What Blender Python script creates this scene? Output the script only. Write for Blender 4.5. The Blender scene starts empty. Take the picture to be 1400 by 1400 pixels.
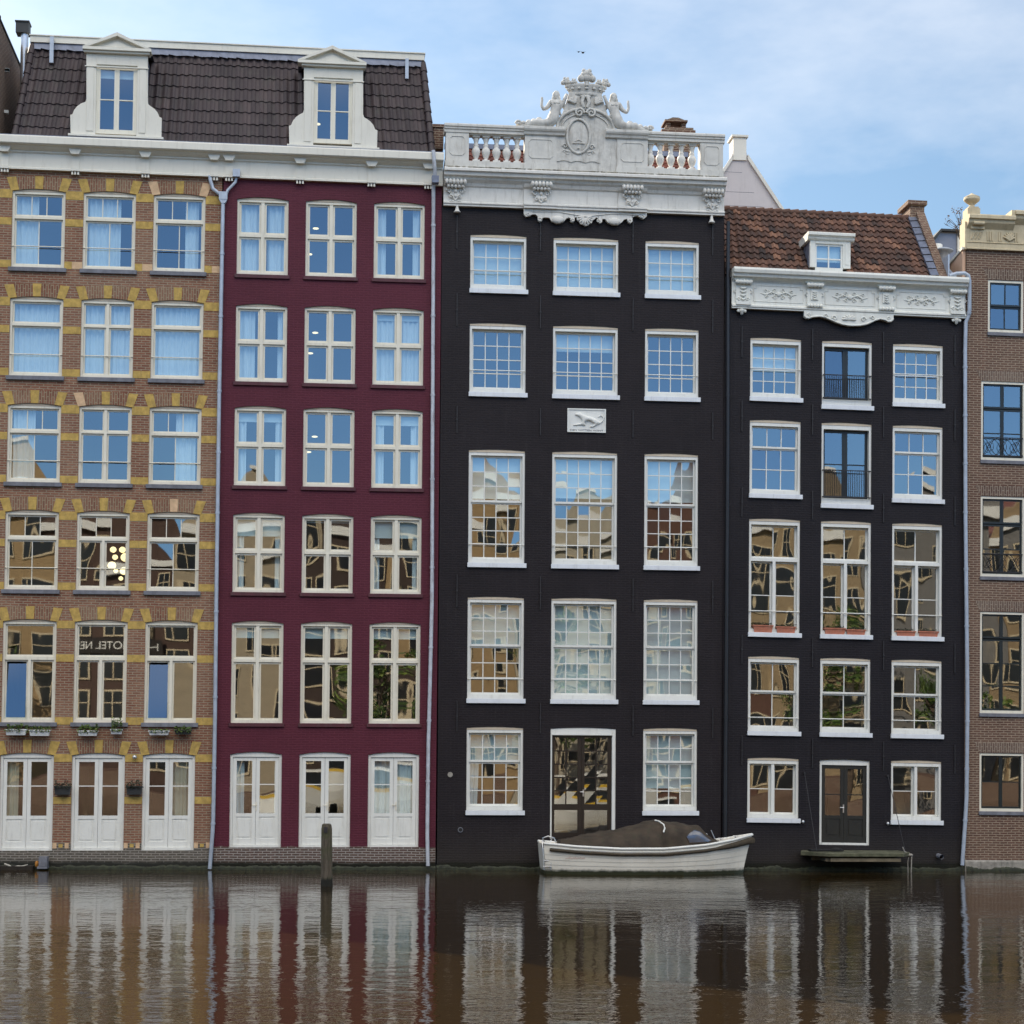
import bpy, bmesh, math, random
from mathutils import Vector, noise
random.seed(7)
R = math.radians
sc = bpy.context.scene
COL = sc.collection
# ------------------------------------------------------------------ camera (solved from the facade grid)
YAW, PITCH, ROLL, PPY, FPX, DC, HC = 0.1042328, 0.0284225, 0.0084172, 966.164, 2500.0, 48.0, 2.9
def cam_axes():
    cy, sy, cp, sp, cr, sr = math.cos(YAW), math.sin(YAW), math.cos(PITCH), math.sin(PITCH), math.cos(ROLL), math.sin(ROLL)
    f = Vector((sy*cp, cy*cp, sp)); r = Vector((cy, -sy, 0)); u = r.cross(f)
    return r*cr+u*sr, u*cr-r*sr, f
CR, CU, CF = cam_axes()
cd = bpy.data.cameras.new('camera'); cam = bpy.data.objects.new('camera', cd); COL.objects.link(cam)
from mathutils import Matrix
M = Matrix((CR, CU, -CF)).transposed().to_4x4(); M.translation = Vector((0, -DC, HC)); cam.matrix_world = M
cd.sensor_width = 36; cd.lens = 36*FPX/1400; cd.shift_y = (PPY-700)/1400; cd.clip_start = .5; cd.clip_end = 5000
sc.camera = cam
# every old house leans and sags a little: (lean, sag, reference x)
LEAN = {0: (0, 0, 0), 1: (.00523, .006564, -8), 2: (.000158, .00572, -3), 3: (-.00161, .00321, 4), 4: (.002159, -.009837, 12), 5: (.0035, -.006, 17), 6: (.003, .001, -3)}
def warp(b, x, z):
    a, s, x0 = LEAN[b]; Z = z+s*(x-x0); return x+a*(Z-10), Z
def at(b, px, py, Y=0.):
    d = CF+CR*((px-700)/FPX)-CU*((py-PPY)/FPX); t = (Y+DC)/d.y
    X, Z = t*d.x, HC+t*d.z; a, s, x0 = LEAN[b]; u = X-a*(Z-10); return u, Z-s*(u-x0)
# ------------------------------------------------------------------ materials
def mat(name):
    m = bpy.data.materials.new(name); m.use_nodes = True; nt = m.node_tree
    return m, nt, nt.nodes['Principled BSDF']
def N(nt, t, **k):
    n = nt.nodes.new(t)
    for a, v in k.items():
        if hasattr(n, a): setattr(n, a, v)
    return n
def inp(n, **k):
    for a, v in k.items(): n.inputs[a.replace('_', ' ')].default_value = v
def c4(c): return (c[0], c[1], c[2], 1)
def ramp(nt, src, stops):
    r = N(nt, 'ShaderNodeValToRGB'); e = r.color_ramp.elements
    while len(e) < len(stops): e.new(.5)
    for i, (p, c) in enumerate(stops): e[i].position = p; e[i].color = c4(c) if isinstance(c, (tuple, list)) else (c, c, c, 1)
    nt.links.new(src, r.inputs[0]); return r.outputs[0]
def mix(nt, fac, a, b, mode='MIX'):
    n = N(nt, 'ShaderNodeMix'); n.data_type = 'RGBA'; n.blend_type = mode
    for i, v in ((0, fac), (6, a), (7, b)):
        if isinstance(v, bpy.types.NodeSocket): nt.links.new(v, n.inputs[i])
        else: n.inputs[i].default_value = c4(v) if isinstance(v, (tuple, list)) else v
    return n.outputs[2]
def noi(nt, vec, scale, detail=3, rough=.55):
    n = N(nt, 'ShaderNodeTexNoise'); inp(n, Scale=scale, Detail=detail, Roughness=rough)
    if vec: nt.links.new(vec, n.inputs['Vector'])
    return n.outputs[0]
def math_(nt, op, a, b=0., clamp=False):
    n = N(nt, 'ShaderNodeMath', operation=op); n.use_clamp = clamp
    for i, v in ((0, a), (1, b)):
        if isinstance(v, bpy.types.NodeSocket): nt.links.new(v, n.inputs[i])
        else: n.inputs[i].default_value = v
    return n.outputs[0]
def objvec(nt, s=(1, 1, 1)):
    t = N(nt, 'ShaderNodeTexCoord'); m = N(nt, 'ShaderNodeMapping'); m.inputs['Scale'].default_value = s
    nt.links.new(t.outputs['Object'], m.inputs[0]); return m.outputs[0]
def bump(nt, p, h, strength=.4, dist=.01):
    b = N(nt, 'ShaderNodeBump'); inp(b, Strength=strength, Distance=dist); nt.links.new(h, b.inputs['Height']); nt.links.new(b.outputs[0], p.inputs['Normal'])
def plain(name, col, rough=.6, var=.15, scale=3., metal=0., dirt=None, bmp=0., bs=40., spec=.5):
    m, nt, p = mat(name); v = objvec(nt)
    n1 = noi(nt, v, scale, 5, .6)
    lo = tuple(x*(1-var) for x in col); hi = tuple(min(1, x*(1+var)) for x in col)
    c = ramp(nt, n1, [(.3, lo), (.7, hi)])
    if dirt:
        vs = objvec(nt, (6, 6, .9)); d = noi(nt, vs, 1.6, 6, .7)
        c = mix(nt, ramp(nt, d, [(.52, 0), (.78, dirt[1])]), c, dirt[0])
    nt.links.new(c, p.inputs['Base Color']); inp(p, Roughness=rough, Metallic=metal); p.inputs['Specular IOR Level'].default_value = spec
    if bmp: bump(nt, p, noi(nt, v, bs, 3), bmp, .01)
    return m
def bricktex(nt, c1, c2, mortar, bw=.215, bh=.064, ms=.011, rot=False):
    t = N(nt, 'ShaderNodeTexCoord'); s = N(nt, 'ShaderNodeSeparateXYZ'); nt.links.new(t.outputs['Object'], s.inputs[0])
    c = N(nt, 'ShaderNodeCombineXYZ')
    w = noi(nt, t.outputs['Object'], 1.3, 2); wv = math_(nt, 'MULTIPLY', math_(nt, 'SUBTRACT', w, .5), .03)
    xx = math_(nt, 'ADD', s.outputs[0], s.outputs[1]); zz = math_(nt, 'ADD', s.outputs[2], wv)
    nt.links.new(zz if rot else xx, c.inputs[0]); nt.links.new(xx if rot else zz, c.inputs[1])
    b = N(nt, 'ShaderNodeTexBrick'); nt.links.new(c.outputs[0], b.inputs['Vector'])
    b.inputs['Color1'].default_value = c4(c1); b.inputs['Color2'].default_value = c4(c2); b.inputs['Mortar'].default_value = c4(mortar)
    inp(b, Scale=1., Mortar_Size=ms, Mortar_Smooth=.15, Bias=0., Brick_Width=bw, Row_Height=bh)
    return b, s, c.outputs[0]
def brick(name, c1, c2, mortar, rot=False, ms=.011, plinth=None, bw=.215, patch=.35):
    m, nt, p = mat(name); b, s, vec = bricktex(nt, c1, c2, mortar, rot=rot, ms=ms, bw=bw)
    v = objvec(nt)
    c = b.outputs[0]
    c = mix(nt, ramp(nt, noi(nt, v, 9, 4, .7), [(.35, 0), (.8, .5)]), c, tuple(x*.45 for x in c1))
    c = mix(nt, ramp(nt, noi(nt, v, .55, 4, .6), [(.4, 0), (.7, patch)]), c, tuple(min(1, x*1.25+.03) for x in mortar))
    if plinth:
        zn = math_(nt, 'ADD', s.outputs[2], math_(nt, 'MULTIPLY', math_(nt, 'SUBTRACT', noi(nt, v, 2.5, 4), .5), .12))
        f = ramp(nt, math_(nt, 'SUBTRACT', zn, plinth[0]-.5), [(.49, 1), (.51, 0)])
        gr = mix(nt, ramp(nt, noi(nt, v, 7, 5, .7), [(.35, 0), (.7, 1)]), plinth[1], plinth[2])
        gr = mix(nt, b.outputs[1], gr, plinth[3])
        c = mix(nt, f, c, gr)
        f2 = ramp(nt, math_(nt, 'ADD', zn, .3), [(.42, 1), (.52, 0)])
        c = mix(nt, f2, c, (.012, .012, .007))
    nt.links.new(c, p.inputs['Base Color']); inp(p, Roughness=.85)
    h = math_(nt, 'ADD', math_(nt, 'MULTIPLY', b.outputs[1], -1), math_(nt, 'MULTIPLY', noi(nt, v, 60, 3), .4))
    bump(nt, p, h, .8, .012)
    return m
def painted_brick(name, col, plinth=None, var=.12, rough=.55, fade=(.08, .075, .07), spec=.5):
    m, nt, p = mat(name); b, s, vec = bricktex(nt, (1, 1, 1), (.8, .8, .8), (0, 0, 0)); v = objvec(nt)
    c = ramp(nt, noi(nt, v, 1.2, 6, .65), [(.3, tuple(x*(1-var) for x in col)), (.7, tuple(x*(1+var) for x in col))])
    c = mix(nt, math_(nt, 'MULTIPLY', b.outputs[1], .6), c, tuple(x*.45 for x in col))
    bv = N(nt, 'ShaderNodeSeparateColor'); nt.links.new(b.outputs[0], bv.inputs[0]); c = mix(nt, math_(nt, 'MULTIPLY', math_(nt, 'SUBTRACT', 1., bv.outputs[0]), 1.2, True), c, tuple(x*1.25+.004 for x in col))
    c = mix(nt, ramp(nt, noi(nt, v, .5, 5, .6), [(.48, 0), (.62, .35)]), c, tuple(x*.72 for x in col))
    c = mix(nt, ramp(nt, noi(nt, objvec(nt, (5, 5, .7)), 1.1, 6, .7), [(.55, 0), (.85, .22)]), c, fade)
    c = mix(nt, ramp(nt, noi(nt, v, 21, 2, .5), [(.715, 0), (.74, .5)]), c, tuple(x*2.2+.05 for x in col))
    zn = math_(nt, 'ADD', s.outputs[2], math_(nt, 'MULTIPLY', math_(nt, 'SUBTRACT', noi(nt, v, 2.5, 4), .5), .1))
    if plinth:
        f = ramp(nt, math_(nt, 'SUBTRACT', zn, plinth[0]-.5), [(.49, 1), (.51, 0)])
        gr = mix(nt, ramp(nt, noi(nt, v, 7, 5, .7), [(.35, 0), (.7, 1)]), plinth[1], plinth[2])
        gr = mix(nt, b.outputs[1], gr, plinth[3]); c = mix(nt, f, c, gr)
    else:
        c = mix(nt, ramp(nt, math_(nt, 'MULTIPLY', zn, .5), [(.15, .35), (.6, 0)]), c, (.05, .043, .034))
    f2 = ramp(nt, math_(nt, 'ADD', zn, .3), [(.42, 1), (.52, 0)]); c = mix(nt, f2, c, (.012, .012, .007))
    nt.links.new(c, p.inputs['Base Color']); inp(p, Roughness=rough); p.inputs['Specular IOR Level'].default_value = spec
    h = math_(nt, 'ADD', math_(nt, 'MULTIPLY', b.outputs[1], -1), math_(nt, 'MULTIPLY', noi(nt, v, 25, 4), .9))
    bump(nt, p, h, .9, .012)
    return m
def attr_mat(name, stops, rough=.8, moss=None):
    m, nt, p = mat(name); a = N(nt, 'ShaderNodeAttribute'); a.attribute_name = 'tone'
    v = objvec(nt); t = math_(nt, 'ADD', a.outputs['Fac'], math_(nt, 'MULTIPLY', math_(nt, 'SUBTRACT', noi(nt, v, 9, 4), .5), .5), True)
    c = ramp(nt, t, stops)
    if moss: c = mix(nt, ramp(nt, noi(nt, v, 2.2, 6, .75), [(.52, 0), (.72, .75)]), c, moss)
    nt.links.new(c, p.inputs['Base Color']); inp(p, Roughness=rough); bump(nt, p, noi(nt, v, 45, 3), .3, .01)
    return m
def glass_mat(name, ior=3.2, wob=.35, tint=(.80, .93, .97), sc_=1.6):
    m, nt, p = mat(name); nt.nodes.remove(p)
    g = N(nt, 'ShaderNodeBsdfGlossy'); g.inputs['Roughness'].default_value = .012; g.inputs['Color'].default_value = (1, 1, 1, 1)
    t = N(nt, 'ShaderNodeBsdfTransparent'); t.inputs[0].default_value = c4(tint)
    lw = N(nt, 'ShaderNodeLayerWeight'); f0 = ((ior-1)/(ior+1))**2
    fr_ = math_(nt, 'ADD', math_(nt, 'MULTIPLY', math_(nt, 'POWER', lw.outputs['Facing'], 5.), 1-f0), f0)
    v = objvec(nt, (1, 1, .45)); n1 = noi(nt, v, sc_, 1.2, .4)
    b = N(nt, 'ShaderNodeBump'); inp(b, Strength=1., Distance=wob*.02); nt.links.new(n1, b.inputs['Height']); nt.links.new(b.outputs[0], g.inputs['Normal'])
    ms = N(nt, 'ShaderNodeMixShader'); nt.links.new(fr_, ms.inputs[0]); nt.links.new(t.outputs[0], ms.inputs[1]); nt.links.new(g.outputs[0], ms.inputs[2])
    nt.links.new(ms.outputs[0], nt.nodes['Material Output'].inputs[0]); return m
def emit(name, col, s):
    m, nt, p = mat(name); p.inputs['Base Color'].default_value = c4(col); p.inputs['Emission Color'].default_value = c4(col); p.inputs['Emission Strength'].default_value = s; return m
MT = {}
MT['cream'] = plain('cream_paint', (.75, .71, .59), .4, .04, 2, dirt=((.36, .31, .22), .4))
MT['tan_board'] = plain('tan_arch_board', (.60, .50, .37), .6, .08, 5, dirt=((.35, .28, .2), .4))
MT['white'] = plain('white_paint', (.76, .76, .71), .35, .04, 2, dirt=((.34, .32, .27), .35))
MT['sill_white'] = plain('white_sill', (.72, .75, .78), .45, .05, 4, dirt=((.35, .35, .33), .35))
MT['corn1'] = plain('cream_cornice', (.72, .69, .60), .5, .04, 1.5, dirt=((.38, .34, .26), .3))
MT['corn3'] = plain('white_stucco', (.70, .68, .63), .65, .07, 2.5, dirt=((.33, .30, .24), .6), bmp=.25)
MT['corn3b'] = plain('weathered_balustrade', (.61, .595, .55), .7, .1, 4, dirt=((.26, .23, .18), .7), bmp=.35)
MT['corn3o'] = plain('weathered_carved_stucco', (.55, .535, .495), .75, .16, 7, dirt=((.20, .17, .13), .75), bmp=.5, bs=22)
MT['corn3d'] = plain('mossy_stucco_edge', (.34, .31, .25), .85, .7, 9, dirt=((.05, .05, .035), .95), bmp=.4)
MT['corn4'] = plain('white_wood_cornice', (.72, .72, .66), .5, .05, 2, dirt=((.36, .33, .27), .4))
MT['stucco_cream'] = plain('sandstone_cream', (.56, .47, .31), .7, .14, 4, dirt=((.25, .2, .12), .5), bmp=.3)
MT['brick1'] = brick('brown_brick', (.190, .061, .035), (.285, .120, .069), (.33, .26, .175), ms=.012, plinth=(.62, (.14, .115, .095), (.045, .042, .028), (.26, .235, .20)), patch=.2)
MT['brick1v'] = brick('arch_brick', (.175, .057, .034), (.265, .108, .062), (.31, .24, .15), rot=True, ms=.013)
MT['ystone'] = plain('yellow_brick', (.47, .315, .085), .85, .28, 7, dirt=((.22, .16, .08), .6), bmp=.5)
MT['pstone'] = plain('repaired_stone', (.62, .42, .25), .85, .2, 7, bmp=.4)
MT['maroon'] = painted_brick('maroon_painted_brick', (.094, .0175, .0310), plinth=(.56, (.14, .085, .07), (.06, .045, .035), (.33, .30, .27)), fade=(.17, .05, .065), spec=.2)
MT['black3'] = painted_brick('black_painted_brick', (.0150, .0115, .0135), var=.28, spec=.2)
MT['black4'] = painted_brick('black_blue_painted_brick', (.0130, .0110, .0140), var=.28, spec=.2)
MT['brick5'] = brick('dark_brown_brick', (.100, .046, .031), (.145, .070, .047), (.34, .26, .185), ms=.012, patch=.12)
MT['brick5v'] = brick('dark_arch_brick', (.090, .046, .034), (.13, .070, .052), (.30, .24, .18), rot=True, ms=.012)
MT['stone'] = plain('blue_grey_stone', (.16, .165, .19), .7, .25, 5, dirt=((.06, .06, .055), .5), bmp=.3)
MT['plinth5'] = plain('pale_stone', (.27, .25, .215), .85, .35, 6, dirt=((.04, .045, .03), .8), bmp=.5)
MT['maroon_sill'] = plain('maroon_sill', (.075, .014, .022), .55, .2, 5, dirt=((.10, .08, .07), .5))
MT['interior'] = plain('interior_plaster', (.16, .14, .12), .9, .1, 1)
MT['floor'] = plain('interior_floor', (.10, .07, .05), .8, .1, 1)
MT['zinc'] = plain('zinc', (.42, .47, .54), .45, .12, 6, metal=.25, dirt=((.22, .2, .2), .4))
MT['zinc_rust'] = plain('rusty_zinc', (.52, .54, .58), .5, .15, 6, metal=.15, dirt=((.13, .05, .04), .95))
MT['lead'] = plain('lead', (.17, .19, .25), .5, .25, 5, metal=.3, dirt=((.08, .08, .09), .5))
MT['blackpipe'] = plain('black_paint', (.012, .012, .015), .4, .2, 5)
MT['darkframe'] = plain('dark_green_paint', (.012, .017, .017), .35, .2, 5)
MT['browndoor'] = plain('brown_paint', (.022, .015, .011), .35, .2, 5)
MT['greendoor'] = plain('moss_grey_paint', (.016, .0155, .012), .45, .2, 5, dirt=((.02, .02, .016), .5))
MT['iron'] = plain('iron', (.02, .019, .022), .55, .3, 8)
MT['steel'] = plain('steel', (.6, .6, .6), .3, .1, 8, metal=.8)
MT['curtain'] = plain('curtain', (.80, .81, .80), .9, .04, 1)
MT['curtain_w'] = plain('warm_curtain', (.62, .54, .40), .9, .1, 1.5)
MT['blind'] = plain('roller_blind', (.70, .74, .72), .85, .03, 1)
MT['tile1'] = attr_mat('dark_concrete_tile', [(0, (.028, .018, .020)), (.5, (.043, .028, .030)), (1, (.070, .047, .047))], .6, moss=(.06, .055, .045))
MT['tile4'] = attr_mat('clay_pantile', [(0, (.036, .023, .019)), (.35, (.088, .044, .030)), (.7, (.145, .070, .045)), (1, (.25, .125, .075))], .8, moss=(.055, .045, .035))
MT['redtile'] = attr_mat('red_tile', [(0, (.10, .03, .02)), (1, (.22, .07, .045))], .8)
MT['glass'] = glass_mat('window_glass', 2.95, .62, sc_=.75)
MT['glass_old'] = glass_mat('old_window_glass', 2.95, .62, sc_=.95)
MT['glass_flat'] = glass_mat('flat_window_glass', 3.3, .05, sc_=.9)
MT['lamp'] = emit('lit_lamp', (1, .76, .40), .95)
MT['terracotta'] = plain('terracotta', (.42, .15, .09), .85, .2, 8, dirt=((.5, .35, .28), .5), bmp=.2)
MT['soil'] = plain('soil', (.02, .015, .01), .95, .3, 10)
MT['leaf'] = attr_mat('leaf', [(0, (.02, .04, .008)), (.5, (.06, .12, .018)), (1, (.16, .22, .03))], .6)
MT['leaf_dark'] = attr_mat('dark_leaf', [(0, (.008, .012, .006)), (1, (.035, .045, .02))], .7)
MT['autumn'] = attr_mat('autumn_leaf', [(0, (.07, .04, .02)), (1, (.28, .16, .07))], .7)
MT['plastic_w'] = plain('white_plastic', (.66, .68, .68), .5, .06, 5, dirt=((.2, .18, .14), .5))
MT['plastic_d'] = plain('dark_plastic', (.03, .032, .033), .6, .2, 5)
MT['bark'] = plain('bark', (.09, .065, .045), .9, .3, 9, bmp=.6)
MT['black'] = plain('matt_black', (.01, .01, .01), .8, .1, 5)
# ------------------------------------------------------------------ mesh builder
class MB:
    def __init__(s): s.v = []; s.f = []; s.m = []; s.t = []; s.sm = []
    def add(s, vs, fs, m=0, tone=None, smooth=False):
        o = len(s.v); s.v += vs
        for f in fs: s.f.append([o+i for i in f]); s.m.append(m); s.t.append(tone); s.sm.append(smooth)
    def box(s, x0, x1, y0, y1, z0, z1, m=0):
        s.add([(x0, y0, z0), (x1, y0, z0), (x1, y1, z0), (x0, y1, z0), (x0, y0, z1), (x1, y0, z1), (x1, y1, z1), (x0, y1, z1)],
              [(0, 1, 5, 4), (1, 2, 6, 5), (2, 3, 7, 6), (3, 0, 4, 7), (4, 5, 6, 7), (3, 2, 1, 0)], m)
    def quad(s, a, b, c, d, m=0, tone=None): s.add([a, b, c, d], [(0, 1, 2, 3)], m, tone)
    def prism(s, poly, y0, y1, m=0):               # outline in x,z given thickness in y
        n = len(poly); s.add([(x, y0, z) for x, z in poly]+[(x, y1, z) for x, z in poly],
              [list(range(n)), list(range(2*n-1, n-1, -1))]+[(i, i+n, (i+1) % n+n, (i+1) % n) for i in range(n)], m)
    def sweepx(s, prof, x0, x1, m=0):              # profile in y,z run along x
        n = len(prof); s.add([(x0, y, z) for y, z in prof]+[(x1, y, z) for y, z in prof],
              [list(range(n)), list(range(2*n-1, n-1, -1))]+[(i, (i+1) % n, (i+1) % n+n, i+n) for i in range(n)], m)
    def tube(s, pts, r, n=8, m=0, smooth=True, cap=True):
        pts = [Vector(p) for p in pts]; rr = r if isinstance(r, (list, tuple)) else [r]*len(pts); vs = []
        for i, p in enumerate(pts):
            d = (pts[min(i+1, len(pts)-1)]-pts[max(i-1, 0)]).normalized()
            a = d.cross(Vector((0, 1, 0)) if abs(d.y) < .9 else Vector((1, 0, 0))).normalized(); b = d.cross(a)
            vs += [tuple(p+(a*math.cos(2*math.pi*k/n)+b*math.sin(2*math.pi*k/n))*rr[i]) for k in range(n)]
        fs = [(i*n+k, i*n+(k+1) % n, (i+1)*n+(k+1) % n, (i+1)*n+k) for i in range(len(pts)-1) for k in range(n)]
        s.add(vs, fs, m, None, smooth)
        if cap: s.add(vs[:n], [list(range(n))], m); s.add(vs[-n:], [list(range(n))], m)
    def lathe(s, cx, cy, prof, n=12, m=0, sx=1, sy=1, smooth=True):
        vs = [(cx+r*sx*math.cos(2*math.pi*k/n), cy+r*sy*math.sin(2*math.pi*k/n), z) for r, z in prof for k in range(n)]
        fs = [(i*n+k, i*n+(k+1) % n, (i+1)*n+(k+1) % n, (i+1)*n+k) for i in range(len(prof)-1) for k in range(n)]
        s.add(vs, fs, m, None, smooth); s.add(vs[:n], [list(range(n))], m); s.add(vs[-n:], [list(range(n))], m)
    def ball(s, c, rx, ry, rz, m=0, n=8, k=6):
        prof = [(max(1e-3, math.sin(math.pi*i/k)), -math.cos(math.pi*i/k)) for i in range(k+1)]
        vs = [(c[0]+rx*r*math.cos(2*math.pi*j/n), c[1]+ry*r*math.sin(2*math.pi*j/n), c[2]+rz*z) for r, z in prof for j in range(n)]
        s.add(vs, [(i*n+j, i*n+(j+1) % n, (i+1)*n+(j+1) % n, (i+1)*n+j) for i in range(k) for j in range(n)], m, None, True)
    def build(s, name, mats, parent=None, b=0, bevel=0, org=None):
        if not isinstance(mats, (list, tuple)): mats = [mats]
        if parent is not None:
            top = parent
            while top.parent: top = top.parent
            o = Vector(top['org'])
        else: o = Vector(org or (0, 0, 0))
        me = bpy.data.meshes.new(name); vs = []
        for x, y, z in s.v:
            X, Z = warp(b, x, z); vs.append((X-o.x, y-o.y, Z-o.z))
        me.from_pydata(vs, [], s.f)
        for m in mats: me.materials.append(MT[m] if isinstance(m, str) else m)
        me.polygons.foreach_set('material_index', s.m); me.polygons.foreach_set('use_smooth', s.sm)
        if any(t is not None for t in s.t):
            at_ = me.attributes.new('tone', 'FLOAT', 'FACE'); at_.data.foreach_set('value', [t if t is not None else .5 for t in s.t])
        me.update()
        ob = bpy.data.objects.new(name, me); COL.objects.link(ob)
        if parent is not None: ob.parent = parent
        else: ob.location = o; ob['org'] = tuple(o)
        if bevel:
            bm = bmesh.new(); bm.from_mesh(me); bmesh.ops.remove_doubles(bm, verts=bm.verts, dist=1e-5); bm.to_mesh(me); bm.free()
            md = ob.modifiers.new('bevel', 'BEVEL'); md.width = bevel; md.segments = 1; md.limit_method = 'ANGLE'
        return ob
def thing(name, label, cat, loc=(0, 0, 0), group=None):
    o = bpy.data.objects.new(name, None); COL.objects.link(o); o.location = loc; o['org'] = tuple(loc)
    o['label'] = label; o['category'] = cat
    if group: o['group'] = group
    return o
def tag(o, label=None, cat=None, group=None, kind=None):
    for k, v in (('label', label), ('category', cat), ('group', group), ('kind', kind)):
        if v: o[k] = v
    return o
# ------------------------------------------------------------------ walls with real openings
def arch_pts(u0, u1, w1, rise, n=6):
    return [(u0+(u1-u0)*i/n, w1+rise*(1-(2*i/n-1)**2)) for i in range(n+1)]
def wall_mesh(u0, u1, w0, w1, cols, depth=.3, Y=0., floors=(), back=5., inner=True):
    mb = MB(); cols = sorted(cols, key=lambda c: c[0][0])
    bd = [u0]+[(max(h[1] for h in cols[i])+min(h[0] for h in cols[i+1]))/2 for i in range(len(cols)-1)]+[u1]
    for i, hs in enumerate(cols):
        a, c = bd[i], bd[i+1]; hs = sorted(hs, key=lambda h: h[2])
        zs = [w0]+[(hs[j][3]+hs[j][4]+hs[j+1][2])/2 for j in range(len(hs)-1)]+[w1]
        for j, (x0, x1, z0, z1, rise) in enumerate(hs):
            p, q = zs[j], zs[j+1]; A = arch_pts(x0, x1, z1, rise, 6 if rise else 1)
            mb.quad((a, Y, p), (x0, Y, p), (x0, Y, q), (a, Y, q)); mb.quad((x1, Y, p), (c, Y, p), (c, Y, q), (x1, Y, q))
            mb.quad((x0, Y, p), (x1, Y, p), (x1, Y, z0), (x0, Y, z0))
            for k in range(len(A)-1): mb.quad((A[k][0], Y, A[k][1]), (A[k+1][0], Y, A[k+1][1]), (A[k+1][0], Y, q), (A[k][0], Y, q))
            L = [(x0, z0), (x1, z0)]+A[::-1]
            for k in range(len(L)):
                s, t = L[k], L[(k+1) % len(L)]
                if abs(s[0]-t[0])+abs(s[1]-t[1]) > 1e-6: mb.quad((s[0], Y, s[1]), (t[0], Y, t[1]), (t[0], Y+depth, t[1]), (s[0], Y+depth, s[1]))
    if inner:
        e = .012
        mb.quad((u0+e, Y+.002, w0), (u0+e, back, w0), (u0+e, back, w1), (u0+e, Y+.002, w1), 1); mb.quad((u1-e, Y+.002, w0), (u1-e, back, w0), (u1-e, back, w1), (u1-e, Y+.002, w1), 1)
        mb.quad((u0+e, back, w0), (u1-e, back, w0), (u1-e, back, w1), (u0+e, back, w1), 1); mb.quad((u0+e, Y+.002, w1), (u1-e, Y+.002, w1), (u1-e, back, w1), (u0+e, back, w1), 1)
        for z in floors: mb.box(u0+.03, u1-.03, Y+.31, back-.02, z-.12, z+.12, 2)
        for i in range(1, len(cols)): mb.box(bd[i]-.05, bd[i]+.05, Y+.32, back-.03, w0+.01, w1-.01, 1)
    return mb
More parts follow.
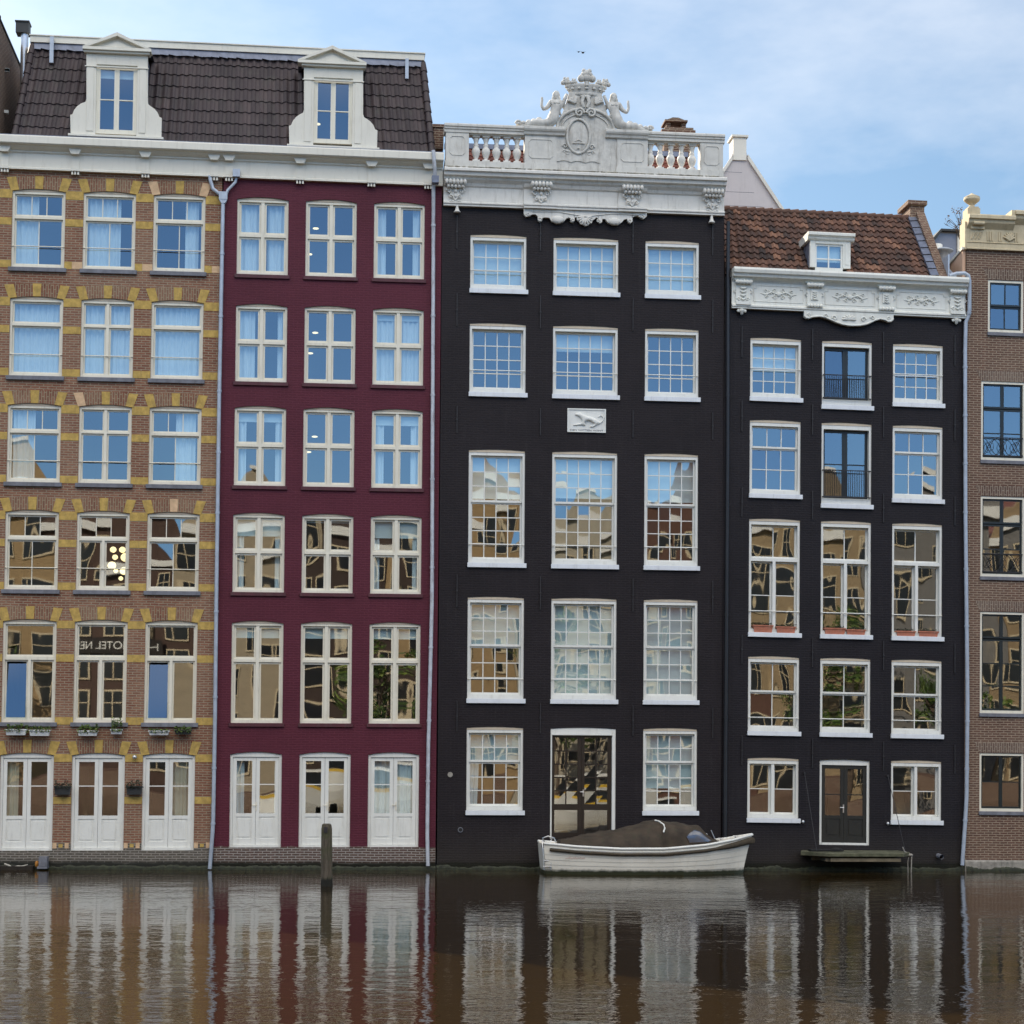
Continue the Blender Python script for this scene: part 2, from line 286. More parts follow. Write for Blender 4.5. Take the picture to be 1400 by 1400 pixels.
# ------------------------------------------------------------------ windows
def make_window(house, b, u0, u1, w0, w1, sashes, posts=(), rise=0., frame='white', sashm=None, lin=.05, yf=.03, ys=.12, st=.045, bar=.026,
                sill=None, rail=None, curtains=(), glass='glass', tilt=.3, name='window', opened=(), label=None, lt=None, lb=None):
    fm = MB(); th = lin; lt = lt or th*1.1; lb = lb or th*1.3
    A = arch_pts(u0, u1, w1, rise, 8)
    fm.box(u0, u0+th, yf, ys+.06, w0, w1, 0); fm.box(u1-th, u1, yf, ys+.06, w0, w1, 0)
    fm.box(u0+th, u1-th, yf, ys+.06, w0, w0+lb, 0)
    hz = w1-.001 if rise > .04 else w1-.05                            # tan arch board above the straight head
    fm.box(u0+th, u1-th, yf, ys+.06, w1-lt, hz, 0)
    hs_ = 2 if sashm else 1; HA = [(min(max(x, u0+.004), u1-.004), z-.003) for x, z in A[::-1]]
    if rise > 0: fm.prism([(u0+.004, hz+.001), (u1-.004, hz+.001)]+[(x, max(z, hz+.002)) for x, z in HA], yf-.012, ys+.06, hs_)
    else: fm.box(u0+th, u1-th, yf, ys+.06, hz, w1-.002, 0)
    x0, x1, z0, z1 = u0+th, u1-th, w0+lb, w1-lt
    fx = lambda f: x0+(x1-x0)*f
    fz = lambda f: z1-(z1-z0)*f
    for (a, c, d, e) in posts: fm.box(fx(a), fx(c), yf+.012, ys+.052, fz(e), fz(d), 0)
    m1 = 1 if sashm else 0; panes = MB()
    for k, s in enumerate(sashes):
        a, c, d, e, nx, ny = s[:6]; dy = s[6] if len(s) > 6 else 0.
        sa, sc_, sd, se = fx(a)+.002, fx(c)-.002, fz(d)-.002, fz(e)+.002; y0 = ys+dy; y1 = y0+.042
        fm.box(sa, sa+st, y0, y1, se, sd, m1); fm.box(sc_-st, sc_, y0, y1, se, sd, m1)
        fm.box(sa+st, sc_-st, y0, y1, sd-st, sd, m1); fm.box(sa+st, sc_-st, y0, y1, se, se+st*1.15, m1)
        px0, px1, pz0, pz1 = sa+st, sc_-st, se+st*1.15, sd-st
        for i in range(1, nx): xx = px0+(px1-px0)*i/nx; fm.box(xx-bar/2, xx+bar/2, y0+.004, y1-.004, pz0, pz1, m1)
        for j in range(1, ny): zz = pz0+(pz1-pz0)*j/ny; fm.box(px0, px1, y0+.006, y1-.006, zz-bar/2, zz+bar/2, m1)
        up = opened[k] if k < len(opened) else 0
        ox, oz = random.gauss(0, tilt*.25), random.gauss(0, tilt*.25)
        for i in range(nx):
            for j in range(ny):
                a0, a1 = px0+(px1-px0)*i/nx, px0+(px1-px0)*(i+1)/nx; b0, b1 = pz0+(pz1-pz0)*j/ny, pz0+(pz1-pz0)*(j+1)/ny
                tx = math.tan(R(ox+random.gauss(0, tilt)))*(a1-a0)/2; tz = math.tan(R(oz+random.gauss(0, tilt)+up))*(b1-b0)/2
                yc = y0+.021
                if tilt == 0: tx = tz = 0
                panes.quad((a0, yc-tx-tz, b0), (a1, yc+tx-tz, b0), (a1, yc+tx+tz, b1), (a0, yc-tx+tz, b1))
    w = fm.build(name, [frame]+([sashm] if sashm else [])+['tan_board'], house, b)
    if label: w['label'] = label
    panes.build('pane', glass, w, b)
    if sill:
        sm_ = MB(); sw, sh, sp, off = sill[1:]
        sm_.box(u0-sw, u1+sw+off, -sp, yf+.02, w0-sh, w0-.002, 0)
        sm_.build('sill', sill[0], w, b, bevel=.006)
    if rail is not None:
        rm = MB(); zr = fz(rail[0]); rm.tube([(u0+.01, rail[1], zr), (u1-.01, rail[1], zr)], .014, 6); rm.build('guard_bar', rail[2], w, b)
    for c in curtains: curtain(w, b, x0, x1, z0, z1, ys+.1, c)
    return w
def curtain(w, b, x0, x1, z0, z1, Y, c):
    kind, f0, f1 = c[:3]; m = c[3] if len(c) > 3 else 'curtain'; mb = MB()
    if kind == 'b':                                                   # roller blind hanging to fraction f1
        zb = z1-(z1-z0)*f1; mb.box(x0+.02, x1-.02, Y+.01, Y+.014, zb, z1-.01); mb.box(x0+.02, x1-.02, Y, Y+.024, zb-.02, zb)
        return mb.build('blind', 'blind' if len(c) < 4 else m, w, b)
    a, e = x0+(x1-x0)*f0, x0+(x1-x0)*f1; n = max(8, int((e-a)/.018)); flare = c[4] if len(c) > 4 else 0
    ph = random.random()*6; vs = []
    K = 6
    for j in range(K+1):
        t = j/K
        for i in range(n+1):
            s = i/n; x = a+(e-a)*s+flare*t*s*(1 if kind == 'L' else 0)+flare*t*(s-1)*(1 if kind == 'R' else 0)
            y = Y+.05+.028*math.sin(ph+(a+(e-a)*s)*46+.7*math.sin(s*9+t))+.008*math.sin(x*17+t*3)
            vs.append((x, y, z1+(z0-z1)*t))
    mb.add(vs, [(j*(n+1)+i, j*(n+1)+i+1, (j+1)*(n+1)+i+1, (j+1)*(n+1)+i) for j in range(K) for i in range(n)], 0, None, True)
    return mb.build('curtain', m, w, b)
def tiles(mb, P00, P10, P01, P11, nx, ny, amp=.03, lift=.035, m=0, sub=6, jit=.012, seed=1, holes=()):
    """pantiles: rows overlap, each row drops at its lower edge; P00-P10 eave, P01-P11 ridge"""
    rnd = random.Random(seed); P00, P10, P01, P11 = map(Vector, (P00, P10, P01, P11))
    nrm = (P10-P00).cross(P01-P00).normalized()
    if nrm.y > 0: nrm = -nrm
    for j in range(ny):
        for i in range(nx):
            tc_ = (P00.lerp(P10, (i+.5)/nx)).lerp(P01.lerp(P11, (i+.5)/nx), (j+.5)/ny)
            if any(h[0] < tc_.x < h[1] and tc_.z < h[2] for h in holes): continue
            tone = min(1, max(0, rnd.gauss(.45, .25))); dj = rnd.uniform(-jit, jit); dl = rnd.uniform(-jit, jit)
            vs = []
            for (tv, hh) in ((-.012, -.01), (-.012, lift), (.5, lift*.55), (1.08, 0)):
                for k in range(sub+1):
                    s = (i+k/sub*1.0)/nx; t = (j+tv+dl*3)/ny
                    p = (P00*(1-s)+P10*s)*(1-t)+(P01*(1-s)+P11*s)*t
                    wv = math.sin(2*math.pi*(k/sub)-.6)
                    h = hh+amp*(wv if wv > 0 else wv*.55)+dj*.3
                    if hh < 0: h = hh
                    vs.append(tuple(p+nrm*h))
            n = sub+1
            mb.add(vs, [(r*n+k, r*n+k+1, (r+1)*n+k+1, (r+1)*n+k) for r in range(3) for k in range(sub)], m, tone, False)
def leaves(mb, c, rad, n, size, m=0, rnd=random, squash=1., droop=0):
    for _ in range(n):
        d = Vector((rnd.gauss(0, 1), rnd.gauss(0, 1), rnd.gauss(0, 1))).normalized()*rnd.random()**.5
        p = Vector(c)+Vector((d.x*rad[0], d.y*rad[1], d.z*rad[2]))
        a = Vector((rnd.gauss(0, 1), rnd.gauss(0, 1), rnd.gauss(0, .6))).normalized(); q = a.cross(Vector((rnd.gauss(0, 1), rnd.gauss(0, 1), rnd.gauss(0, 1)))).normalized()
        L = size*rnd.uniform(.6, 1.4)
        mb.add([tuple(p-a*L), tuple(p+q*L*.5), tuple(p+a*L), tuple(p-q*L*.5)], [(0, 1, 2, 3)], m, rnd.random())
# ================================================================== houses
SH = {   # sash layouts: (sashes, posts)   fractions of the opening, z measured from the top
 't3': ([(0, 1, 0, .31, 3, 1), (0, 1, .345, 1, 2, 1, .012)], [(0, 1, .31, .345)]),
 't1': ([(0, 1, 0, .30, 1, 1), (0, 1, .335, 1, 1, 1, .012)], [(0, 1, .30, .335)]),
 'cr': ([(0, .47, 0, .31, 1, 1), (.53, 1, 0, .31, 1, 1), (0, .47, .335, 1, 1, 1), (.53, 1, .335, 1, 1, 1)], [(.47, .53, 0, 1), (0, .47, .31, .335), (.53, 1, .31, .335)]),
 't3c': ([(0, 1, 0, .31, 3, 1), (0, .47, .345, 1, 1, 1), (.53, 1, .345, 1, 1, 1)], [(0, 1, .31, .345), (.47, .53, .345, 1)]),
 't1c': ([(0, 1, 0, .34, 1, 1), (0, .47, .375, 1, 1, 1, .01), (.53, 1, .375, 1, 1, 1)], [(0, 1, .34, .375), (.47, .53, .375, 1)]),
 'x': ([(0, .465, 0, .455, 1, 1), (.535, 1, 0, .455, 1, 1), (0, .465, .495, 1, 1, 1), (.535, 1, .495, 1, 1, 1)], [(.465, .535, 0, 1), (0, .465, .455, .495), (.535, 1, .455, .495)]),
 'x5': ([(0, .465, 0, .355, 1, 1), (.535, 1, 0, .355, 1, 1), (0, .465, .385, 1, 1, 1), (.535, 1, .385, 1, 1, 1)], [(.465, .535, 0, 1), (0, .465, .355, .385), (.535, 1, .355, .385)]),
}
SC = {}
# ---------------------------------------------------------------- yellow-banded brick house
H1 = thing('canal_house', 'brown brick canal house with yellow stone bands and arches, leftmost of the row', 'house', (-5.6, 0, 0))
C1 = [(-8.119, -6.771), (-6.311, -4.972), (-4.518, -3.184)]
R1 = [(15.487, 17.479), (12.669, 14.677), (9.915, 11.906), (7.143, 9.143), (3.727, 6.32), (.429, 2.88)]
RISE = .065
U0, U1 = -8.44, -2.725
mb = wall_mesh(U0, U1, -1.2, 18.05, [[(c[0], c[1], r[0], r[1], RISE) for r in R1] for c in C1], floors=(3.25, 6.75, 9.55, 12.3, 15.1))
for ri, (z0, z1) in enumerate(R1):
    if ri < 4: bands = [(z1+.03, z1-.19), (z1-.70, z1-.89), (z1-1.81, z1-2.0)]
    elif ri == 4: bands = [(z1+.03, z1-.17), (z1-.84, z1-1.03), (z1-2.46, z1-2.65)]
    else: bands = [(z1+.03, z1-.17), (z1-1.07, z1-1.25), (z0+.2, z0+.06)]
    piers = [(U0, C1[0][0]), (C1[0][1], C1[1][0]), (C1[1][1], C1[2][0]), (C1[2][1], U1)]
    for bi, (t, q) in enumerate(bands):
        for pi, (a, c) in enumerate(piers):
            mm = 3
            if bi == 2 and (ri in (0,) or ri == 5): mm = 5 if pi else 3
            if bi == 2 and ri == 5:
                for k in range(3):
                    aa = a+.01+(c-a)*k/3; mb.box(aa, aa+(c-a)*.22, -.006, .05, q+.02*(k % 2), t-.03*(k == 1), 5 if k != 1 else 3)
                continue
            if mm == 5: 
                mb.box(a+.003, a+(c-a)*.42, -.008, .05, q, t, 3); mb.box(a+(c-a)*.42+.004, c-.003, -.0075, .05, q+.01, t-.005, 5)
            else: mb.box(a+.003, c-.003, -.008, .05, q, t, 3)
    for (a, c) in C1:
        def bp(s): return (a+(c-a)*s, z1+RISE*max(0, 1-(2*s-1)**2))
        def tp(s): return (a-.115+(c-a+.23)*s, z1+.345+RISE*.8*max(0, 1-(2*s-1)**2))
        for (s0, s1, mm, pr) in ((-.025, .125, 3, .012), (.125, .43, 4, .005), (.43, .57, 3, .012), (.57, .875, 4, .005), (.875, 1.025, 3, .012)):
            n = 1 if mm == 3 else 3; pts = [bp(s0+(s1-s0)*k/n) for k in range(n+1)]+[tp(s1-(s1-s0)*k/n) for k in range(n+1)]
            mb.prism(pts, -pr, .02, (5 if random.random() < .06 else 3) if mm == 3 else 4)
mb.box(U0, -7.2, -.35, .0, -1, .06, 6)                               # low stone ledge at the water
wall = mb.build('wall', ['brick1', 'interior', 'floor', 'ystone', 'brick1v', 'pstone', 'soil'], H1, 1)
WK = dict(rise=RISE, frame='cream', lin=.058, yf=.045, ys=.10, st=.042, bar=.022)
SL = ('stone', .06, .11, .07, 0.)
lay1 = [['t3', 't3', 't3'], ['t1', 'cr', 't1'], ['t3', 'cr', 't3'], ['t3', 't3c', 't3'], ['t1c', 't1c', 't1c']]
cur1 = [[[('L', 0, .48)], [('F', .0, .72)], [('R', .62, .9)]],
        [[('F', 0, 1)], [('F', 0, 1)], [('F', 0, 1)]],
        [[('L', .05, .5)], [], [('R', .5, .92)]],
        [[], [], []], [[], [], []]]
for ri in range(5):
    for ci, (a, c) in enumerate(C1):
        sa, po = SH[lay1[ri][ci]]
        w = make_window(H1, 1, a, c, R1[ri][0], R1[ri][1], sa, po, sill=SL, curtains=cur1[ri][ci], tilt=(.32 if ri != 4 else .5) if not (ri == 4 and ci == 1) else .0,
                        glass='glass' if not (ri == 4 and ci == 1) else 'glass_flat',
                        rail=(.735, .03, 'cream') if ri < 4 else None, opened=(0, 9, 0) if ri == 4 else (), **WK)
        if (ri, ci) == (3, 1):
            for k, (fx, fz, r_) in enumerate(((.62, .42, .07), (.8, .42, .07), (.66, .52, .06), (.86, .52, .1), (.6, .63, .09), (.84, .7, .09), (.68, .7, .05), (.78, .8, .05))):
                g = MB(); g.ball((a+(c-a)*fx, .9, R1[3][1]-2.0*fz), r_*1.25, .08, r_*1.15, 0, 12, 8); g.build('globe_lamp', 'lamp', w, 1)
def french_door(house, b, a, c, z0, z1, frame='white', leafm='white', barf=(.36,), panel=.36, rise=RISE, cur=(), handle='steel', name='door', glass='glass', pan2=False, lt=.07, hx=0):
    """a pair of glazed leaves over solid panels in a frame"""
    fm = MB(); th = .07; A = arch_pts(a, c, z1, rise, 8); yf, ys = .045, .08
    fm.box(a, a+th, yf, ys+.1, z0, z1); fm.box(c-th, c, yf, ys+.1, z0, z1); fm.box(a+th, c-th, yf-.02, ys+.1, z0, z0+.06)
    fm.prism([(a+th, z1-lt), (c-th, z1-lt)]+[(min(max(x, a+th), c-th), z-.002) for x, z in A[::-1]], yf, ys+.1)
    d = fm.build(name, frame, house, b, bevel=.004)
    x0, x1, zb, zt = a+th+.004, c-th-.004, z0+.065, z1-lt-.004; xm = (x0+x1)/2; H = zt-zb
    for k, (l, r_) in enumerate(((x0, xm-.004), (xm+.004, x1))):
        lm = MB(); st = .095; pz = zb+H*panel
        lm.box(l, l+st, ys, ys+.05, zb, zt); lm.box(r_-st, r_, ys, ys+.05, zb, zt); lm.box(l+st, r_-st, ys, ys+.05, zt-st, zt)
        lm.box(l+st, r_-st, ys, ys+.05, zb, zb+.16); lm.box(l+st, r_-st, ys, ys+.05, pz-.09, pz)
        lm.box(l+st, r_-st, ys+.018, ys+.04, zb+.16, pz-.09)
        lm.box(l+st+.05, r_-st-.05, ys+.006, ys+.018, zb+.21, pz-.14)
        for f in barf: zz = pz+(zt-st-pz)*(1-f*1.25); lm.box(l+st, r_-st, ys+.005, ys+.045, zz-.013, zz+.013)
        lm.build('door_leaf', leafm, d, b)
        p = MB(); tx = random.uniform(-.004, .004); tz = random.uniform(-.008, .004)
        p.quad((l+st, ys+.025-tx-tz, pz), (r_-st, ys+.025+tx-tz, pz), (r_-st, ys+.025+tx+tz, zt-st), (l+st, ys+.025-tx+tz, zt-st)); p.build('pane', glass, d, b)
    if handle:
        h = MB(); hz = zb+H*.44; h.box(xm+.02+hx, xm+.055+hx, ys-.012, ys-.001, hz-.11, hz+.11); h.tube([(xm+.037+hx, ys-.012, hz+.03), (xm+.037+hx, ys-.05, hz+.03), (xm-.07+hx, ys-.05, hz+.03)], .011, 6); h.build('handle', handle, d, b)
    for cc in cur: curtain(d, b, x0, x1, zb+H*panel*.9, zt, ys+.12, cc)
    return d
dc = [[('L', .02, .3, 'curtain_w')], [], [('R', .55, .97, 'curtain_w')]]
for ci, (a, c) in enumerate(C1): french_door(H1, 1, a, c, R1[5][0], R1[5][1], cur=dc[ci], handle=None, leafm='white', frame='white')
# cornice, brackets, mansard roof, dormer (shared pattern of the two left houses)
CPROF = [(.1, 18.02), (-.12, 18.02), (-.12, 18.065), (-.08, 18.09), (-.08, 18.44), (-.12, 18.47), (-.12, 18.5), (-.24, 18.555), (-.29, 18.6), (-.35, 18.605), (-.38, 18.63), (-.38, 18.795), (-.35, 18.83), (.1, 18.83)]
def left_cornice(house, b, u0, u1, bx):
    m = MB(); m.sweepx(CPROF, u0, u1); cn = m.build('cornice', 'corn1', house, b)
    for px in bx:
        u = at(b, px, 235, -.1)[0]; k = MB()
        k.box(u-.095, u+.095, -.105, -.078, 18.093, 18.44); k.prism([(u-.095, 18.43), (u+.095, 18.43), (u+.17, 18.57), (u-.17, 18.57)], -.24, -.08)
        k.box(u-.11, u+.11, -.15, -.12, 18.02, 18.075)
        for d in (-.075, 0, .075): k.prism([(u+d-.018, 18.018), (u+d+.018, 18.018), (u+d+.026, 17.93), (u+d-.026, 17.93)], -.12, -.06)
        k.build('bracket', 'corn1', cn, b)
    g = MB(); g.box(u0, u1, -.34, .06, 18.832, 18.85); g.build('gutter_lining', 'lead', cn, b)
    return cn
left_cornice(H1, 6, U0, -2.702, (6.4, 103, 199, 293))
def mansard(house, b, e0, e1, t0, t1, hipl, hipr, nx, seed, hole):
    m = MB(); tiles(m, (e0, .14, 18.90), (e1, .14, 18.90), (t0, .93, 21.66), (t1, .93, 21.66), nx, 8, .03, .03, 0, 6, .008, seed, [hole])
    yz = lambda z: .17+.79*(z-18.8)/2.86
    m.quad((e0, .17, 18.8), (hole[0], .17, 18.8), (hole[0], .96, 21.66), (t0, .96, 21.66), 0, .3); m.quad((hole[1], .17, 18.8), (e1, .17, 18.8), (t1, .96, 21.66), (hole[1], .96, 21.66), 0, .3)
    m.quad((hole[0], yz(hole[2]), hole[2]), (hole[1], yz(hole[2]), hole[2]), (hole[1], .96, 21.66), (hole[0], .96, 21.66), 0, .3)
    if hipl:
        m.quad((e0, .05, 18.8), (e0, 9, 18.8), (t0, 9, 21.7), (t0, .92, 21.7), 0, .3)
    if hipr: m.quad((e1, .05, 18.8), (e1, 9, 18.8), (t1, 9, 21.7), (t1, .92, 21.7), 0, .3)
    m.quad((e0, 9, 18.8), (e1, 9, 18.8), (t1, 9, 21.8), (t0, 9, 21.8), 0, .3)
    for side, (a, c) in ((hipl, (e0, t0)), (hipr, (e1, t1))):
        if side:
            for k in range(9):
                f, g = k/9, (k+1.15)/9; g = min(g, 1)
                m.tube([(a+(c-a)*f, .1+.8*f, 18.93+2.75*f), (a+(c-a)*g, .1+.8*g, 18.93+2.75*g)], [.10, .075], 8, 0)
    rf = m.build('roof', 'tile1', house, b)
    f = MB(); f.box(t0-(.06 if hipl else -.001), t1+(.04 if hipr else 0), .80, .9, 21.705, 21.87); f.box(t0-(.08 if hipl else -.001), t1+(.06 if hipr else 0), .77, 9, 21.872, 21.90); f.build('fascia', 'corn1', rf, b)
    l = MB(); n = int((t1-t0)/.22)
    for k in range(n):
        a = t0+(t1-t0)*k/n; c = t0+(t1-t0)*(k+1)/n; dz = .02*math.sin(k*2.1)+.01
        l.quad((a, .80, 21.52+dz), (c, .80, 21.52-dz*.5), (c, .845, 21.705), (a, .845, 21.705))
    l.build('lead_flashing', 'lead', rf, b); return rf
def zone(P): (x0, _), (x1, _), (_, z1) = at(6, *P['L'][-1], .1), at(6, *P['R'][-1], .1), at(6, *P['L'][-1], .1); return (x0, x1, z1)
EL, TL, TR, ER = at(6, 20, 183, .12), at(6, 45, 59, .9), at(6, 578, 89, .9), at(6, 591, 206, .12); UM = -2.70
def dormer(house, b, P, cur=(), opened=()):
    """P: pixel outline of the dormer front"""
    Y = .02
    q = lambda x, y: at(b, x, y, Y)
    bl, br = q(*P['bl']), q(*P['br']); base = (bl[1]+br[1])/2
    L = [q(*p) for p in P['L']]; Rr = [q(*p) for p in P['R']]; jl, jr = q(*P['jl']), q(*P['jr']); wl, wr = q(*P['wl']), q(*P['wr'])
    m = MB(); z1 = (L[-1][1]+Rr[-1][1])/2
    def col(o, x_in, sgn):
        pts = [(x_in, base)]+[(x, z) for x, z in o]+[(x_in, o[-1][1])]
        m.prism(pts, Y, Y+.12)
    col(L, wl[0], -1); col(Rr, wr[0], 1)
    wt, wb = (wl[1]+wr[1])/2, (q(*P['wbl'])[1]+q(*P['wbr'])[1])/2
    m.box(wl[0]-.001, wr[0]+.001, Y+.002, Y+.12, wt, z1-.001)
    m.box(L[-1][0]-.03, Rr[-1][0]+.03, Y-.035, Y-.001, z1-.36, z1-.33); m.box(L[-1][0]+.03, wl[0]-.06, Y-.018, Y-.001, base+.1, z1-.37); m.box(wr[0]+.06, Rr[-1][0]-.03, Y-.018, Y-.001, base+.1, z1-.37)
    e0, e1 = q(*P['el']), q(*P['er']); zc = z1
    m.box(L[-1][0]-.06, Rr[-1][0]+.06, Y-.10, Y+.14, zc, zc+.05); m.box(e0[0], e1[0], Y-.16, Y+.16, zc+.052, zc+.13)
    ap = q(*P['ap']); xm = (e0[0]+e1[0])/2; zt = ap[1]; ze = zc+.132
    m.prism([(e0[0]+.02, ze), (e1[0]-.02, ze), (xm, zt-.04)], Y-.02, Y+.1)
    m.prism([(e0[0], ze), (e0[0]+.16, ze), (xm, zt-.10), (xm, zt)], Y-.16, Y+.3); m.prism([(e1[0], ze), (xm, zt), (xm, zt-.10), (e1[0]-.16, ze)], Y-.161, Y+.301)
    m.prism([(xm-.42, ze+.04), (xm+.42, ze+.04), (xm, zt-.2)], Y-.05, Y-.021)
    m.box(L[0][0]-.06, Rr[0][0]+.06, Y-.07, Y+.13, base-.06, base)
    fb = m.build('dormer', 'corn1', house, b, bevel=.005)
    k = MB(); k.box(L[-1][0]+.02, L[-1][0]+.06, Y+.121, 1.3, base, z1); k.box(Rr[-1][0]-.06, Rr[-1][0]-.02, Y+.121, 1.3, base, z1); k.quad((e0[0], Y+.2, ze), (xm, Y+.2, zt), (xm, 1.6, zt), (e0[0], 1.6, ze)); k.quad((e1[0], Y+.2, ze), (xm, Y+.2, zt), (xm, 1.6, zt), (e1[0], 1.6, ze))
    k.quad((L[-1][0], 1.3, base), (Rr[-1][0], 1.3, base), (Rr[-1][0], 1.3, z1), (L[-1][0], 1.3, z1), 1)
    k.box(L[-1][0]+.061, Rr[-1][0]-.061, Y+.13, 1.3, base+.02, base+.06, 1); k.box(L[-1][0]+.061, Rr[-1][0]-.061, Y+.13, 1.3, z1-.05, z1-.01, 1)
    k.build('dormer_cheek', ['lead', 'interior'], fb, b)
    # the window of the dormer, children of the dormer
    w = MB(); x0, x1, th = wl[0], wr[0], .05
    w.box(x0, x0+th, .06, .16, wb, wt); w.box(x1-th, x1, .06, .16, wb, wt); w.box(x0+th, x1-th, .06, .16, wt-th, wt); w.box(x0+th, x1-th, .06, .16, wb, wb+th)
    pm = MB()
    for (a, c) in ((x0+th, xm_(x0, x1)-.01), (xm_(x0, x1)+.01, x1-th)):
        w.box(a, a+.055, .075, .13, wb+th, wt-th); w.box(c-.055, c, .075, .13, wb+th, wt-th); w.box(a+.055, c-.055, .075, .13, wt-th-.06, wt-th); w.box(a+.055, c-.055, .075, .13, wb+th, wb+th+.07)
        zm = wb+(wt-wb)*.5; w.box(a+.055, c-.055, .08, .125, zm-.014, zm+.014)
        t = random.uniform(-.006, .006); pm.quad((a+.055, .1-t, wb+th), (c-.055, .1+t, wb+th), (c-.055, .1+t, wt-th), (a+.055, .1-t, wt-th))
    w.box(xm_(x0, x1)-.01, xm_(x0, x1)+.01, .08, .12, wb+th, wt-th)
    w.build('window_frame', 'cream', fb, b); pm.build('pane', 'glass', fb, b)
    for c in cur: curtain(fb, b, x0+th, x1-th, wb, wt, .18, c)
    return fb, (x0, x1, wb, wt)
def xm_(a, b): return (a+b)/2
def flare(xo, yo, xi, yt, yb, sgn):
    """bottom to top outline of the curved wing of a dormer"""
    return [(xo, yb), (xo+sgn*-.6, yo), (xo+sgn*2.4, yo-1), (xo+sgn*5, yo-7), (xo+sgn*9, yo-12), (xo+sgn*14, yo-15.5), (xi-sgn*1.2, yo-18), (xi, yo-22), (xi, yt)]
PD1 = dict(bl=(96, 183), br=(221, 188.6), L=flare(96.5, 157, 118, 73, 184, 1), R=flare(220.5, 161, 202, 76, 188, -1), jl=(131, 90), jr=(189, 92), wl=(132, 88), wr=(188, 90), wbl=(132, 181), wbr=(188, 184.5), el=(113.8, 66), er=(207.5, 69.7), ap=(161, 47))
rf1 = mansard(H1, 6, EL[0], UM-.002, TL[0], UM-.002, True, False, 25, 3, zone(PD1))
dormer(H1, 6, PD1, cur=[('b', 0, .16)])
PD2 = dict(bl=(395, 197.5), br=(516, 203), L=flare(395.5, 172, 415.5, 92, 198, 1), R=flare(515.5, 178, 496.5, 94, 203, -1), jl=(429, 107), jr=(483, 108), wl=(429.5, 106), wr=(482.5, 107.5), wbl=(429.5, 194), wbr=(482.5, 197), el=(407.3, 83.6), er=(501, 87.4), ap=(457, 65))
m = MB(); x, z = at(1, 71, 50, .7); m.box(x-.05, x+.05, .68, .76, z-.7, z); m.build('overflow_pipe', 'zinc', H1, 1)
m = MB(); a = at(1, 28, 46, 1.6); c = at(1, 38, 120, 1.6); m.tube([((a[0]+c[0])/2, 1.6, c[1]-.6), ((a[0]+c[0])/2, 1.6, a[1])], .10, 14); fl = m.build('flue', 'steel', H1, 1)
m = MB(); a = at(1, 22.5, 46, 1.6); c = at(1, 40.5, 33, 1.6); m.box(a[0], c[0], 1.45, 1.8, a[1]-.01, c[1]); m.box(a[0]-.02, c[0]+.02, 1.42, 1.83, c[1], c[1]+.03); m.build('flue_cap', 'plastic_d', fl, 1)
# zinc downpipe with its two arms
def pipe(house, b, pts, r, mt, Y=-.09, name='downpipe', collars=(), box=None):
    m = MB(); P = []
    for p in pts:
        yy = p[2] if len(p) > 2 else Y; x, z = at(b, p[0], p[1], yy); P.append((x, yy, z))
    m.tube(P, r, 10)
    for t in collars:
        i = min(int(t), len(P)-2); f = t-i; A, B = Vector(P[i]), Vector(P[i+1]); q = A.lerp(B, f); d = (B-A).normalized()*.03
        m.tube([tuple(q-d), tuple(q+d)], r*1.22, 10); m.box(q.x-.02, q.x+.02, q.y, 0, q.z-.012, q.z+.012)
    ob = m.build(name, mt, house, b); return ob
dp = pipe(H1, 1, [(305, 272), (299.7, 540), (296, 800), (294, 980), (291.5, 1120), (290.8, 1135), (286.8, 1188)], .052, 'zinc', collars=(.28, .6, .98, 1.3, 1.62, 2.2, 2.85, 3.5, 4.4))
m = MB(); q = lambda x, y, Y=-.09: (at(1, x, y, Y)[0], Y, at(1, x, y, Y)[1])
m.tube([q(287, 240), q(287.5, 246), q(291, 258), q(301, 266)], .05, 10); m.tube([q(323, 243), q(322, 249), q(311.5, 260), q(309, 266)], .04, 10)
a = q(299.5, 273); c = q(311, 264); m.box(a[0], c[0], -.16, -.02, a[2], c[2]+.02); m.prism([(a[0], a[2]), (c[0], a[2]), (a[0]+.16, a[2]-.1), (a[0]+.06, a[2]-.1)], -.15, -.03)
a = q(318.6, 243); c = q(328.5, 233); m.box(a[0], c[0], -.22, -.13, a[2], c[2]); m.build('hopper', 'zinc', dp, 1)
m = MB(); m.tube([q(0, 205, -.15), q(3, 204, -.15), q(5.5, 201, -.15), q(6, 196, -.2)], .05, 8); m.build('overflow_pipe', 'zinc', H1, 1)
m = MB(); m.ball((at(1, 184, 1035, -.08)[0], -.08, at(1, 184, 1035, -.08)[1]), .06, .06, .06, 0, 12, 8); m.build('wall_lamp', 'steel', H1, 1)
